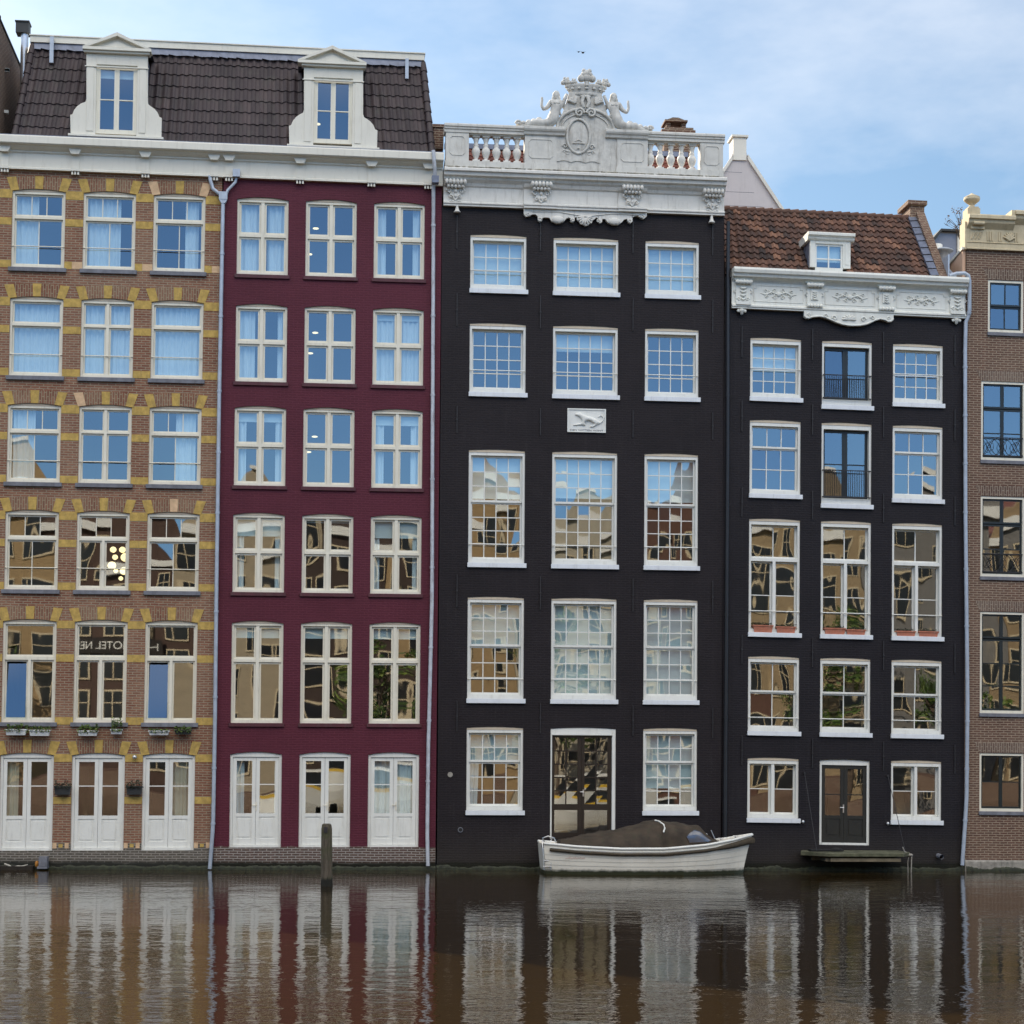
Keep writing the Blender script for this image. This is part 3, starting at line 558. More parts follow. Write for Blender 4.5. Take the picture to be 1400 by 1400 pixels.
# ---------------------------------------------------------------- maroon house
H2 = thing('canal_house', 'maroon painted canal house with cream four-pane windows, next to the striped brick house', 'house', (.15, 0, 0))
C2 = [(-2.323, -.991), (-.536, .795), (1.254, 2.588)]
R2 = [(15.509, 17.495), (at(2, 321.1, 521.4)[1], at(2, 323, 417.7)[1]), (9.961, 11.995), (7.174, 9.193), (3.764, 6.367), (.529, 2.95)]
mb = wall_mesh(-2.722, 3.035, -1.2, 18.05, [[(c[0], c[1], r[0], r[1], RISE) for r in R2] for c in C2], floors=(3.3, 6.75, 9.55, 12.3, 15.1))
mb.build('wall', ['maroon', 'interior', 'floor'], H2, 2)
WK2 = dict(rise=RISE, frame='cream', lin=.055, yf=.05, ys=.105, st=.05, bar=.022, glass='glass')
SL2 = ('maroon_sill', .05, .10, .05, 0.)
cur2 = [[[('L', 0.02, .42), ('R', .60, 1.0)], [], [('L', .02, .22), ('R', .80, 1.)]],
        [[('L', .02, .36), ('R', .84, 1.)], [], [('F', .0, 1.), ('b', 0, .09)]],
        [[('b', 0, .13), ('L', .02, .2), ('R', .82, 1.)], [], [('b', 0, .14), ('L', .02, .22), ('R', .80, 1.)]],
        [[('b', 0, .24), ('L', 0, .18), ('R', .84, 1.)], [('b', 0, .04)], [('b', 0, .24), ('L', 0, .15), ('R', .86, 1.)]],
        [[('b', 0, .12)], [('b', 0, .12)], [('b', 0, .12)]]]
for ri in range(5):
    for ci, (a, c) in enumerate(C2):
        sa, po = SH['x5' if ri == 4 else 'x']
        w = make_window(H2, 2, a, c, R2[ri][0], R2[ri][1], sa, po, sill=SL2, curtains=cur2[ri][ci], tilt=.45 if ri > 2 else .3, **WK2)
        if ci == 1 and ri < 3:
            for (px, py) in (((431.7, 312.4), (423, 347.6)), ((431, 455), (424, 483)), ((430.3, 597), (421.5, 618)))[ri]:
                x, z = at(2, px, py, 1.2); g = MB(); g.ball((x, 1.2, z), .085, .085, .022, 0, 12, 6); g.build('ceiling_lamp', 'lamp', w, 2)
dc = [[('L', .08, .24, 'curtain'), ('R', .9, .99, 'curtain')], [], [('L', .04, .42, 'curtain'), ('R', .56, .97, 'curtain')]]
for ci, (a, c) in enumerate(C2): french_door(H2, 2, a, c, R2[5][0], R2[5][1], frame='white', cur=dc[ci], handle='cream', hx=.03 if ci else -.02)
left_cornice(H2, 6, UM, 3.03, (313.4, 410.4, 508, 585.5))
rf2 = mansard(H2, 6, UM, ER[0], UM, TR[0], False, True, 25, 5, zone(PD2))
d2, (x0, x1, wb, wt) = dormer(H2, 6, PD2)
x, z = at(2, 434, 169.7, .8); g = MB(); g.ball((x, .8, z), .085, .085, .022, 0, 12, 6); g.build('ceiling_lamp', 'lamp', d2, 2)
m = MB(); x, z = at(2, 556.5, 80, .7); m.box(x-.045, x+.045, .68, .76, z-.55, z); m.build('overflow_pipe', 'zinc', H2, 2)
m = MB(); a = at(2, 592, 206, .6); c = at(2, 606, 174, .6); m.box(a[0], c[0], .4, 1.4, a[1], c[1]-.08); m.box(a[0]-.05, c[0]+.02, .36, 1.44, c[1]-.08, c[1]); m.build('chimney', 'brick5', H2, 2)
dp = pipe(H2, 2, [(592.4, 205.7, -.42), (594, 225, -.42), (595, 242, -.3), (592.6, 256, -.16), (592.4, 360), (591.3, 600), (590.6, 820), (587.5, 950), (585.6, 1020), (584.2, 1140), (585, 1184)], .05, 'zinc_rust', collars=(3.5, 4.3, 4.75, 5.25, 5.8, 6.5, 7.5, 8.4))
m = MB(); a = at(2, 590.5, 250, -.35); c = at(2, 600, 241, -.35); m.box(a[0], c[0], -.42, -.2, a[1], c[1]); m.build('hopper', 'lead', dp, 2)
# ---------------------------------------------------------------- wide black house with the balustrade
H3 = thing('canal_house', 'wide black canal house crowned by a white balustrade with mermaids and a crown', 'house', (6.85, 0, 0))
C3 = [(3.819, 5.315), (6.043, 7.791), (8.525, 9.982)]
SHT = .125                                                            # sill height
R3 = [(15.226+SHT, 16.786), (12.468+SHT, 14.419), (7.939+SHT, 11.051), (4.352+SHT, 7.147), (1.406+SHT, 3.707)]
V0, V1 = 3.06, 10.67
cols = [[(c[0], c[1], r[0], r[1], .03) for r in R3] for c in C3]; cols[1][4] = (C3[1][0], C3[1][1], .786, 3.70, .03)
mb = wall_mesh(V0, V1, -1.2, 17.6, cols, floors=(.7, 3.95, 7.45, 11.6, 14.8)); mb.build('wall', ['black3', 'interior', 'floor'], H3, 3)
WK3 = dict(rise=.03, frame='white', lin=.062, lt=.13, lb=.11, yf=.03, ys=.17, st=.05, bar=.024, glass='glass_old', tilt=.28)
SL3 = ('sill_white', .02, SHT, .07, .03)
def s3(n, t, q, mid): return ([(0, 1, 0, mid, n, t, -.045), (0, 1, mid-.005, 1, n, q)], [])
lay3 = [(3, 0), (4, 0), (3, 4), (3, 3), (2, 3)]; mids = [0, 0, .45, .475, .40]
cur3 = {(0, 0): [('b', 0, 1.)], (0, 1): [('b', 0, 1.)], (0, 2): [('b', 0, 1.)], (1, 1): [('b', 0, .3)],
        (3, 0): [('b', 0, .44)], (3, 1): [('b', 0, 1.)], (3, 2): [('b', 0, 1.)], (2, 0): [('b', 0, .4)], (2, 1): [('b', 0, .38)], (2, 2): [('b', 0, .4)],
        (4, 0): [('L', .02, .24, 'curtain', -.08), ('b', 0, .36)], (4, 2): [('b', 0, .74)]}
for ri in range(5):
    for ci, (a, c) in enumerate(C3):
        if ri == 4 and ci == 1: continue
        n = 5 if ci == 1 else 4; t, q_ = lay3[ri]
        sa, po = ([(0, 1, 0, 1, n, t)], []) if q_ == 0 else s3(n, t, q_, mids[ri])
        w = make_window(H3, 3, a, c, R3[ri][0], R3[ri][1], sa, po, sill=SL3, curtains=cur3.get((ri, ci), ()),
                        rail=(None, (.68, -.01, 'white'), (.70, -.01, 'white'), (.86, -.01, 'white'), (.83, -.01, 'white'), None)[ri+1], **WK3)
# french door of the black house
def pane_door(house, b, a, c, z0, z1):
    fm = MB(); th = .05; A = arch_pts(a, c, z1, .03, 6); fm.box(a, a+.045, .02, .2, z0, z1); fm.box(c-.095, c, .02, .2, z0, z1)
    fm.prism([(a+.045, z1-.15), (c-.095, z1-.15)]+[(min(max(x, a+.045), c-.095), z-.002) for x, z in A[::-1]], .02, .2)
    fm.box(a+.045, c-.095, .0, .2, z1-.175, z1-.152); d = fm.build('door', 'white', house, b, bevel=.004)
    x0, x1, zb, zt = a+.05, c-.1, z0, z1-.18; xm = (x0+x1)/2; t = MB(); t.box(x0, x1, .02, .2, zb-.1, zb+.03); t.build('threshold', 'browndoor', d, b)
    for (l, r_) in ((x0, xm-.003), (xm+.003, x1)):
        lm = MB(); y0, y1 = .1, .15; st = .075; bw = .032; zp = zb+(zt-zb)*.335; H = zt-zb
        lm.box(l, l+st, y0, y1, zb+.04, zt); lm.box(r_-st-.03, r_, y0, y1, zb+.04, zt); lm.box(l+st, r_-st-.03, y0, y1, zt-.06, zt)
        lm.box(l+st, r_-st-.03, y0, y1, zb+.04, zb+.16); lm.box(l+st, r_-st-.03, y0, y1, zp-.16, zp)
        p = MB(); gx0, gx1, gz1 = l+st, r_-st-.03, zt-.06
        for i in range(1, 2): xx = (gx0+gx1)/2; lm.box(xx-bw/2, xx+bw/2, y0+.005, y1-.005, zp, gz1)
        for j in range(1, 5): zz = zp+(gz1-zp)*j/5; lm.box(gx0, gx1, y0+.007, y1-.007, zz-bw/2, zz+bw/2)
        for i in range(2):
            for j in range(5):
                p.quad(*[(gx0+(gx1-gx0)*(i+e)/2, .125+random.uniform(-.0015, .0015), zp+(gz1-zp)*(j+f)/5) for e, f in ((0, 0), (1, 0), (1, 1), (0, 1))])
        p.quad((gx0, .125, zb+.16), (gx1, .125, zb+.16), (gx1, .125, zp-.16), (gx0, .125, zp-.16))
        lm.build('door_leaf', 'browndoor', d, b); p.build('pane', 'glass', d, b)
    h = MB(); h.box(xm+.03, xm+.06, .085, .099, zb+1.12, zb+1.3); h.tube([(xm+.045, .085, zb+1.24), (xm+.045, .05, zb+1.24), (xm-.05, .05, zb+1.24)], .01, 6); h.build('handle', 'steel', d, b)
pane_door(H3, 3, C3[1][0], C3[1][1], .786, 3.70)
# cornice
m = MB()
m.sweepx([(.1, 17.51), (-.13, 17.51), (-.13, 17.55), (-.16, 17.57), (-.16, 17.6), (-.11, 17.63), (-.08, 17.64), (-.08, 18.02), (-.12, 18.05), (-.15, 18.12), (-.25, 18.19), (-.27, 18.24), (-.36, 18.26), (-.38, 18.34), (-.44, 18.36), (-.44, 18.42), (-.40, 18.46), (.1, 18.46)], V0+.03, V1-.02)
xa, xb = at(3, 716, 285, -.14)[0], at(3, 884, 293, -.14)[0]; x2, x3 = at(3, 761, 285, -.14)[0], at(3, 845, 293, -.14)[0]
for a, c, p_ in ((xa, x2, .05), (x3, xb, .05), (x2, x3, .02)):
    m.sweepx([(-.161, 17.50), (-.17-p_, 17.50), (-.17-p_, 17.55), (-.2-p_, 17.57), (-.2-p_, 17.61), (-.161, 17.64)], a, c); m.sweepx([(-.081, 17.645), (-.08-p_, 17.645), (-.08-p_, 18.02), (-.14-p_, 18.06), (-.18-p_, 18.14), (-.12, 18.14)], a, c)
CN3 = m.build('cornice', 'corn3', H3, 3)
m = MB(); m.box(V0+.05, V1-.04, -.39, -.2, 18.462, 18.472)
for k in range(150):
    x = random.uniform(V0+.1, V1-.2); L = random.uniform(.015, .12); m.ball((x, -.40, 18.468), L, .03, random.uniform(.008, .026), 0, 6, 4)
m.build('moss_edge', 'corn3d', CN3, 3)
def swirl(m, cx, cz, r, Y, turns=1.3, sgn=1, w=.025, n=14, ph=0., mt=0):
    m.tube([(cx+sgn*r*(1-.75*i/n)*math.cos(ph+2*math.pi*turns*i/n), Y, cz+r*(1-.75*i/n)*math.sin(ph+2*math.pi*turns*i/n)) for i in range(n+1)], [w*(1-.4*i/n) for i in range(n+1)], 6, mt)
def bracket3(px, dy):
    u = at(3, px, 250, -.2)[0]; k = MB(); zt = 18.17
    for i in range(6): x = u-.24+.096*i; k.ball((x, -.25-dy, zt-.06), .055, .09, .085, 0, 8, 6)
    for i in range(5): x = u-.19+.095*i; k.ball((x, -.22-dy, zt-.17), .05, .06, .05, 0, 8, 6)
    k.box(u-.28, u+.28, -.20-dy, -.08, zt-.01, zt+.06)
    k.prism([(u-.2, zt-.16), (u+.2, zt-.16), (u+.13, zt-.38), (u, zt-.52), (u-.13, zt-.38)], -.135-dy, -.08)
    for s in (-1, 1):
        swirl(k, u+s*.17, zt-.27, .075, -.15-dy, 1.2, s, .024); swirl(k, u+s*.12, zt-.42, .05, -.14-dy, 1.1, -s, .02)
        k.tube([(u+s*.03, -.14-dy, zt-.56), (u+s*.12, -.14-dy, zt-.53), (u+s*.2, -.13-dy, zt-.58)], [.025, .02, .012], 6)
    k.ball((u, -.15-dy, zt-.27), .05, .04, .06, 0, 8, 6); k.ball((u, -.15-dy, zt-.4), .03, .03, .05, 0, 8, 6)
    k.build('bracket', 'corn3', CN3, 3)
for px, dy in ((623, 0), (740, .05), (864.5, .05), (975, 0)): bracket3(px, dy)
for px, py in ((625, 280.5), (973, 295)):
    u, z = at(3, px, py, -.1); k = MB(); k.lathe(u, -.1, [(.02, z+.02), (.035, z-.02), (.04, z-.08), (.065, z-.15), (.09, z-.17), (.09, z-.19), (.05, z-.2)], 10); k.build('pendant', 'corn3', CN3, 3)
# carved apron under the cornice
P = [(716, 285.5), (716, 293), (719, 296.5), (723, 296), (727, 293.5), (732, 293.5), (735, 296), (735.5, 301), (738, 303.5), (741, 302), (741, 298.5), (745, 297.5), (751, 298), (754, 302.5), (760, 305.5), (766, 305.5), (771, 303), (774, 299), (777, 297.5), (780, 299), (780, 303), (783, 304.5), (785.5, 302), (785, 298), (788, 297), (789, 301), (792, 303.5), (793.5, 306.5), (797, 307), (800, 309), (804, 308), (806, 306), (809, 305), (810, 301.5), (813, 299.5), (815, 297.5), (818, 299), (817.5, 303), (820, 305.5), (823, 304), (822.5, 300), (827, 299.5), (831, 304.5), (838, 307.5), (845, 307.5), (850, 304), (853, 300.5), (857, 299.5), (858.5, 304), (861.5, 306), (864.5, 303.5), (863.5, 298.5), (867, 296), (872, 295.5), (876, 298.5), (880, 299.5), (884, 296), (884, 290.5)]
m = MB(); P2 = [at(3, x, y, -.1) for x, y in P]; zt = 17.508; P2[0] = (P2[0][0], zt); P2[-1] = (P2[-1][0], zt)
for i in range(len(P2)-1):
    (xa_, za), (xc_, zc) = P2[i], P2[i+1]
    if abs(xc_-xa_) > 1e-4:
        if xc_ > xa_: m.prism([(xa_, zt), (xc_, zt), (xc_, min(zc, zt-.001)), (xa_, min(za, zt-.001))], -.13, -.03)
q3 = lambda x, y, Y: (at(3, x, y, Y)[0], Y, at(3, x, y, Y)[1])
for (cx, cy, r, s) in ((738, 300, .06, 1), (722, 293, .05, -1), (783, 301, .05, -1), (818, 302, .05, 1), (861.5, 302.5, .06, -1), (878, 296, .05, 1)):
    p = q3(cx, cy, -.14); swirl(m, p[0], p[2], r, -.14, 1.2, s, .018)
for (cx, cy, rx, rz) in ((763, 300, .17, .1), (840, 302.5, .17, .1)):
    p = q3(cx, cy, -.13); m.ball(p, rx, .05, rz, 0, 12, 6)
for k in range(9):
    an = math.pi*(1.0+k/8); p = q3(800, 297, -.14); m.tube([(p[0]+.04*math.cos(an), -.14, p[2]+.04*math.sin(an)), (p[0]+.13*math.cos(an), -.155, p[2]+.13*math.sin(an)), (p[0]+.2*math.cos(an), -.13, p[2]+.2*math.sin(an))], [.02, .032, .018], 6)
for a, c in (((727, 289), (800, 296)), ((800, 296), (873, 294))):
    pa, pc = q3(*a, -.14), q3(*c, -.14); m.tube([pa, ((pa[0]+pc[0])/2, -.14, (pa[2]+pc[2])/2+.06), pc], .014, 6)
m.build('apron', 'corn3', CN3, 3)
# parapet: pedestals, rails, balusters
zb, zr0, zr1 = 18.476, 19.47, 19.70
m = MB(); X = lambda px: at(3, px, 200, -.1)[0]
peds = [(609.5, 641), (717.5, 761), (843.5, 885.5), (957.5, 988.4)]
for (a, c) in peds:
    a, c = X(a), X(c); m.box(a, c, -.12, .22, zb, zr0-.002); m.box(a-.02, c+.02, -.15, .25, zb, zb+.24)
    w_, h0, h1, k = (c-a), 18.86, 19.38, .07
    for (x0_, x1_, z0_, z1_) in ((a+.1+k, c-.1-k, h1-.018, h1), (a+.1+k, c-.1-k, h0, h0+.018), (a+.1, a+.118, h0+k, h1-k), (c-.118, c-.1, h0+k, h1-k)): m.box(x0_, x1_, -.135, -.119, z0_, z1_)
    for sx, ex in ((a+.1, 1), (c-.1, -1)):
        for ez, zz in ((1, h0), (-1, h1)): m.tube([(sx+ex*.01, -.127, zz+ez*k), (sx+ex*k, -.127, zz+ez*.01)], .01, 5)
for a, c in ((609.5, 761), (843.5, 988.4)):
    a, c = X(a), X(c); m.sweepx([(-.14, zr0), (-.14, zr0+.07), (-.17, zr0+.09), (-.17, zr0+.13), (-.2, zr0+.15), (-.2, zr1-.03), (-.17, zr1), (.25, zr1), (.25, zr0)], a-.04, c+.04)
for a, c in ((641, 717.5), (885.5, 957.5)):
    a, c = X(a), X(c); m.box(a-.001, c+.001, -.1, .2, zb, 18.715); m.box(a, c, -.08, .18, 18.716, 18.74); m.box(a, c, -.08, .18, zr0-.03, zr0-.001)
for (a, c) in ((717.5, 772), (829, 885.5)):
    a, c = X(a), X(c); m.sweepx([(-.171, zr0+.02), (-.19, zr0+.08), (-.23, zr0+.11), (-.25, zr0+.15), (-.25, zr1-.02), (-.18, zr1+.015), (0, zr1+.015), (0, zr0+.02)], a-.03, c)
BAL = m.build('balustrade', 'corn3b', H3, 3)
bp = [(.085, .0), (.085, .05), (.05, .06), (.045, .1), (.075, .17), (.1, .26), (.105, .31), (.085, .37), (.05, .42), (.062, .45), (.062, .47), (.045, .49), (.052, .56), (.07, .62), (.06, .665), (.085, .68), (.085, .71)]
b0 = None
for px in (651.5, 665, 679.4, 693.5, 707.6, 890.5, 903.7, 918.5, 933, 947.5):
    u = X(px); s = (zr0-.03-18.74)/.71
    if b0 is None:
        k = MB(); k.lathe(0, .05, [(r*1.12, 18.74+z*s) for r, z in bp], 10); k.box(-.095, .095, -.045, .145, 18.741, 18.79); k.box(-.095, .095, -.045, .145, zr0-.075, zr0-.031); b0 = k.build('baluster', 'corn3', BAL, 0); o = b0; w0_ = 0
    else: o = b0.copy(); COL.objects.link(o); o.parent = BAL
    XX, ZZ = warp(3, u, 19.); o.location = (XX, 0, ZZ-19.)
# crowned gable panel with cartouche
m = MB(); cx, cz = q3(800.5, 176, -.1)[0], q3(800.5, 176, -.1)[2]; rx, rz = (X(840.7)-X(760))/2, .56
out = [(cx-rx, zb), (cx+rx, zb)]+[(cx+rx*math.cos(math.pi*i/20), cz+rz*math.sin(math.pi*i/20)) for i in range(21)]
m.prism(out, -.10, .2)
def arc(r0, Y, w): m.tube([(cx+(rx-r0)*math.cos(math.pi*i/20), Y, cz+(rz-r0)*math.sin(math.pi*i/20)) for i in range(21)], w, 6)
arc(.03, -.13, .045); arc(.16, -.11, .022)
m.box(X(726), X(878), -.09, .18, zb, 18.8); m.box(X(838), X(844.5), -.095, .18, 18.8, zr0+.1); m.box(X(760), X(764), -.095, .18, 18.8, zr0+.1)
ax0, ax1 = X(761), X(820); pp = [(ax0, 18.78)]+[(ax0+(ax1-ax0)*i/24, 18.80+.05*abs(math.sin(math.pi*i/8))) for i in range(25)]+[(ax1, 18.78)]
m.prism([(ax0, 19.1), (ax0, 18.80)]+[(ax0+(ax1-ax0)*i/24, 18.79+.045*abs(math.sin(math.pi*i/8))) for i in range(1, 24)]+[(ax1, 18.80), (ax1, 19.1)], -.125, -.09)
ocx, ocz = q3(790.7, 187, -.1)[0], q3(790.7, 187, -.1)[2]
m.tube([(ocx+.31*math.cos(2*math.pi*i/28), -.13, ocz+.46*math.sin(2*math.pi*i/28)) for i in range(29)], .038, 8, cap=False)
m.ball((ocx, -.10, ocz), .28, .05, .43, 0, 20, 10); m.box(ocx-.16, ocx+.17, -.17, -.13, ocz-.2, ocz-.175); m.ball((ocx, -.15, ocz-.33), .035, .03, .02)
m.tube([(ocx-.1, -.15, ocz-.14), (ocx, -.16, ocz-.1), (ocx+.1, -.15, ocz-.14)], .012, 6)
for s in (-1, 1):
    swirl(m, ocx+s*.36, ocz-.27, .07, -.12, 1.2, s, .022); swirl(m, ocx+s*.3, ocz-.45, .08, -.12, 1.1, s, .024); m.tube([(ocx+s*.22, -.12, ocz-.42), (ocx+s*.4, -.13, ocz-.38), (ocx+s*.47, -.12, ocz-.46)], [.03, .022, .01], 6)
ORN = m.build('gable_ornament', 'corn3o', H3, 3)
m = MB(); nx0, nz0, nz1 = q3(800, 140, -.1)[0], cz+rz-.1, q3(800, 128, -.1)[2]
m.prism([(nx0-.62, cz+rz-.2), (nx0+.62, cz+rz-.2), (nx0+.5, nz1-.22), (nx0+.43, nz1+.02), (nx0-.43, nz1+.02), (nx0-.5, nz1-.22)], -.12, .15)
for s in (-1, 1):
    swirl(m, nx0+s*.16, nz1-.54, .13, -.16, 1.5, -s, .04); m.tube([(nx0+s*.05, -.16, nz1-.08), (nx0+s*.1, -.18, nz1-.25), (nx0+s*.04, -.17, nz1-.4)], [.05, .05, .04], 8)
    for i in range(4):
        an = R(20+i*25); p = (nx0+s*.28, nz1-.28); m.tube([(p[0], -.15, p[1]), (p[0]+s*.15*math.cos(an), -.18, p[1]+.15*math.sin(an)), (p[0]+s*.22*math.cos(an), -.15, p[1]+.16*math.sin(an))], [.045, .04, .02], 6)
    m.tube([(nx0+s*.5, -.14, nz1-.05), (nx0+s*.6, -.15, nz1-.3), (nx0+s*.72, -.14, nz1-.5), (nx0+s*.66, -.14, nz1-.62)], [.04, .05, .045, .03], 6)
m.ball((nx0, -.15, nz1-.1), .16, .05, .05, 0, 10, 6)
m.build('scroll_neck', 'corn3o', ORN, 3)
# crown
m = MB(); c0 = q3(800.5, 131.5, 0); zc = c0[2]; ux = c0[0]
m.lathe(ux, .02, [(.40, zc-.03), (.43, zc-.02), (.45, zc+.03), (.43, zc+.05), (.45, zc+.08), (.50, zc+.17), (.545, zc+.22), (.555, zc+.26), (.52, zc+.27), (.50, zc+.24), (.3, zc+.2)], 24, 0, 1, .45)
def fleur(x, y, z, s):
    for dx, dz, r in ((0, .12, .055), (-.07, .06, .05), (.07, .06, .05), (0, .02, .035), (-.04, .11, .04), (.04, .11, .04), (0, .07, .06), (-.035, .16, .03), (.035, .16, .03)): m.ball((x+dx*s, y, z+dz*s), r*s, r*s*.9, r*s, 0, 7, 5)
for k, s in ((-2, 1.25), (-1, .85), (0, 2.1), (1, .85), (2, 1.25)):
    an = k*.68; x = ux+.54*math.sin(an); y = .02-.22*math.cos(an); fleur(x, y, zc+.25+(.02 if k == 0 else 0), s); m.tube([(x, y, zc+.2), (x, y, zc+.32)], .03*s, 6)
for k in range(-3, 4):
    x = ux+.5*math.sin(k*.42); m.ball((x, .02-.235*math.cos(k*.42), zc+.14), .05, .03, .035, 0, 8, 5)
m.build('crown', 'corn3o', ORN, 3)
# mermaids flanking the cartouche: one continuous body each, hair as a child
def skin_body(name, joints, edges, parent, b, mt, sub=2):
    top = parent
    while top.parent: top = top.parent
    o = Vector(top['org']); me = bpy.data.meshes.new(name)
    vs = []
    for (x, y, z, r) in joints: X_, Z_ = warp(b, x, z); vs.append((X_-o.x, y-o.y, Z_-o.z))
    me.from_pydata(vs, edges, []); ob = bpy.data.objects.new(name, me); COL.objects.link(ob)
    sk = ob.modifiers.new('s', 'SKIN'); me.skin_vertices[0].data[0].use_root = True
    for i, j in enumerate(joints): me.skin_vertices[0].data[i].radius = (j[3], j[3])
    ss = ob.modifiers.new('d', 'SUBSURF'); ss.levels = ss.render_levels = sub
    dg = bpy.context.evaluated_depsgraph_get(); m2 = bpy.data.meshes.new_from_object(ob.evaluated_get(dg)); ob.modifiers.clear(); ob.data = m2
    m2.materials.clear(); m2.materials.append(MT[mt]); m2.polygons.foreach_set('use_smooth', [True]*len(m2.polygons)); ob.parent = parent; return ob
def mermaid(s, hx, hy, label):
    """s=-1 left figure. built from head pixel downwards"""
    h = q3(hx, hy, -.08); x, z = h[0], h[2]
    J = [(x-s*-.0, -.08, z-.46, .12), (x+s*.0, -.10, z-.30, .125), (x, -.1, z-.20, .13), (x, -.09, z-.12, .045), (x, -.09, z-.03, .07), (x, -.09, z+.05, .078),      # 0 hip..5 head top
         (x+s*.15, -.09, z-.19, .06), (x+s*.23, -.1, z-.32, .048), (x+s*.35, -.12, z-.40, .038), (x+s*.40, -.12, z-.28, .03), (x+s*.385, -.12, z-.14, .028), (x+s*.39, -.12, z-.06, .022),   # raised outer arm
         (x-s*.15, -.08, z-.19, .055), (x-s*.24, -.06, z-.3, .045), (x-s*.3, -.04, z-.42, .035),                                            # inner arm rests on the panel
         (x+s*.08, -.13, z-.60, .135), (x+s*.16, -.14, z-.76, .12), (x+s*.34, -.13, z-.82, .10), (x+s*.52, -.1, z-.74, .085), (x+s*.66, -.08, z-.78, .07), (x+s*.8, -.06, z-.84, .055), (x+s*.95, -.05, z-.86, .04)]
    J = [(px, py, max(pz, 19.715+r_*.6), r_) for px, py, pz, r_ in J]
    J = [(a_, b_, c_, r_*(1.3 if i_ not in (4, 5) else 1.12)) for i_, (a_, b_, c_, r_) in enumerate(J)]
    E = [(0, 1), (1, 2), (2, 3), (3, 4), (4, 5), (2, 6), (6, 7), (7, 8), (8, 9), (9, 10), (10, 11), (2, 12), (12, 13), (13, 14), (0, 15), (15, 16), (16, 17), (17, 18), (18, 19), (19, 20), (20, 21)]
    body = skin_body('mermaid_statue', J, E, ORN, 3, 'corn3o'); body['label'] = label
    k = MB(); k.ball((x, -.06, z+.03), .10, .10, .115, 0, 10, 7); k.ball((x+s*.07, -.07, z-.08), .05, .06, .1); k.ball((x-s*.07, -.07, z-.08), .05, .06, .1)
    k.ball((x-.045, -.2, z-.24), .05, .045, .05); k.ball((x+.045, -.2, z-.24), .05, .045, .05)
    k.build('statue_hair', 'corn3o', ORN, 3); k = MB()
    for i in range(5): xx = x+s*(.45+.14*i); k.ball((xx, -.02, 19.76+.12*(1-i/5)), .11-.012*i, .12, .12-.016*i, 0, 9, 6)
    swirl(k, x+s*1.0, 19.80, .08, -.06, 1.3, s, .035)
    k.build('statue_waves', 'corn3o', ORN, 3)
mermaid(-1, 760.5, 131, 'left stone mermaid raising her outer arm beside the crown')
mermaid(1, 839, 134, 'right stone mermaid raising her outer arm beside the crown')
# brick-red roof and chimney behind the balustrade
m = MB(); tiles(m, (V0+.05, .5, 18.3), (V1-.1, .5, 18.3), (V0+.25, 2.3, 19.85), (V1-.6, 2.3, 19.85), 34, 9, .025, .03, 0, 5, .01, 9)
m.quad((V0+.25, 2.3, 19.85), (V1-.6, 2.3, 19.85), (V1-.1, 8, 17.5), (V0+.05, 8, 17.5), 0, .4); m.quad((V0+.02, .3, 17.55), (V1-.03, .3, 17.55), (V1-.1, .55, 18.35), (V0+.05, .55, 18.35), 0, .4)
m.quad((V0+.05, .5, 18.3), (V0+.25, 2.3, 19.85), (V0+.05, 8, 17.5), (V0+.05, .5, 17.5), 0, .4); m.quad((V1-.1, .5, 18.3), (V1-.6, 2.3, 19.85), (V1-.1, 8, 17.5), (V1-.1, .5, 17.5), 0, .4)
RF3 = m.build('roof', 'redtile', H3, 3)
m = MB(); m.box(V0+.2, V1-.55, 2.2, 2.4, 19.84, 19.98); m.build('ridge_cap', 'lead', RF3, 3)
m = MB(); qq = lambda x, y: at(3, x, y, 2.6); a, c = qq(902.5, 183), qq(948.5, 178); m.box(a[0]+.08, c[0]-.06, 2.4, 3.2, 19.3, a[1]-.06); m.box(a[0], c[0], 2.35, 3.25, a[1]-.06, a[1]+.06); m.box(a[0]+.1, c[0]-.05, 2.4, 3.2, a[1]+.06, a[1]+.14)
for x in (914, 935): u = qq(x, 170)[0]; m.box(u-.06, u+.06, 2.6, 3., a[1]+.14, a[1]+.34)
m.box(qq(909, 0)[0], qq(940, 0)[0], 2.5, 3.1, a[1]+.34, a[1]+.39); m.prism([(qq(911, 0)[0], a[1]+.392), (qq(938, 0)[0], a[1]+.392), (qq(928, 0)[0], a[1]+.47), (qq(920, 0)[0], a[1]+.47)], 2.55, 3.05); m.build('chimney', 'brick5', H3, 3)
# relief plaque with a white hound and its name
m = MB(); a, c = at(3, 775.6, 590.6, -.03), at(3, 828.3, 559.5, -.03); x0, x1, z0, z1 = a[0], c[0], a[1], c[1]
m.box(x0, x1, -.03, .01, z0, z1); t = .035
m.box(x0, x1, -.05, -.031, z0, z0+t*.6); m.box(x0, x1, -.05, -.031, z1-t, z1); m.box(x0, x0+t, -.05, -.031, z0+t*.6, z1-t); m.box(x1-t, x1, -.05, -.031, z0+t*.6, z1-t)
PL = m.build('plaque', 'white', H3, 3, bevel=.004)
pq = lambda x, y, Y=-.045: (x0+(x1-x0)*(x-420)/600, Y, z1-(z1-z0)*(y-225)/355)
J = [pq(*p)+(r,) for *p, r in ((860, 400, .075), (760, 375, .06), (680, 370, .075), (630, 330, .05), (590, 305, .042), (540, 320, .022), (660, 455, .03), (590, 465, .02), (510, 475, .016),
     (700, 470, .026), (870, 455, .045), (820, 490, .024), (770, 490, .016), (920, 440, .03), (970, 400, .018), (985, 350, .014), (940, 320, .013), (895, 350, .012), (625, 285, .02))]
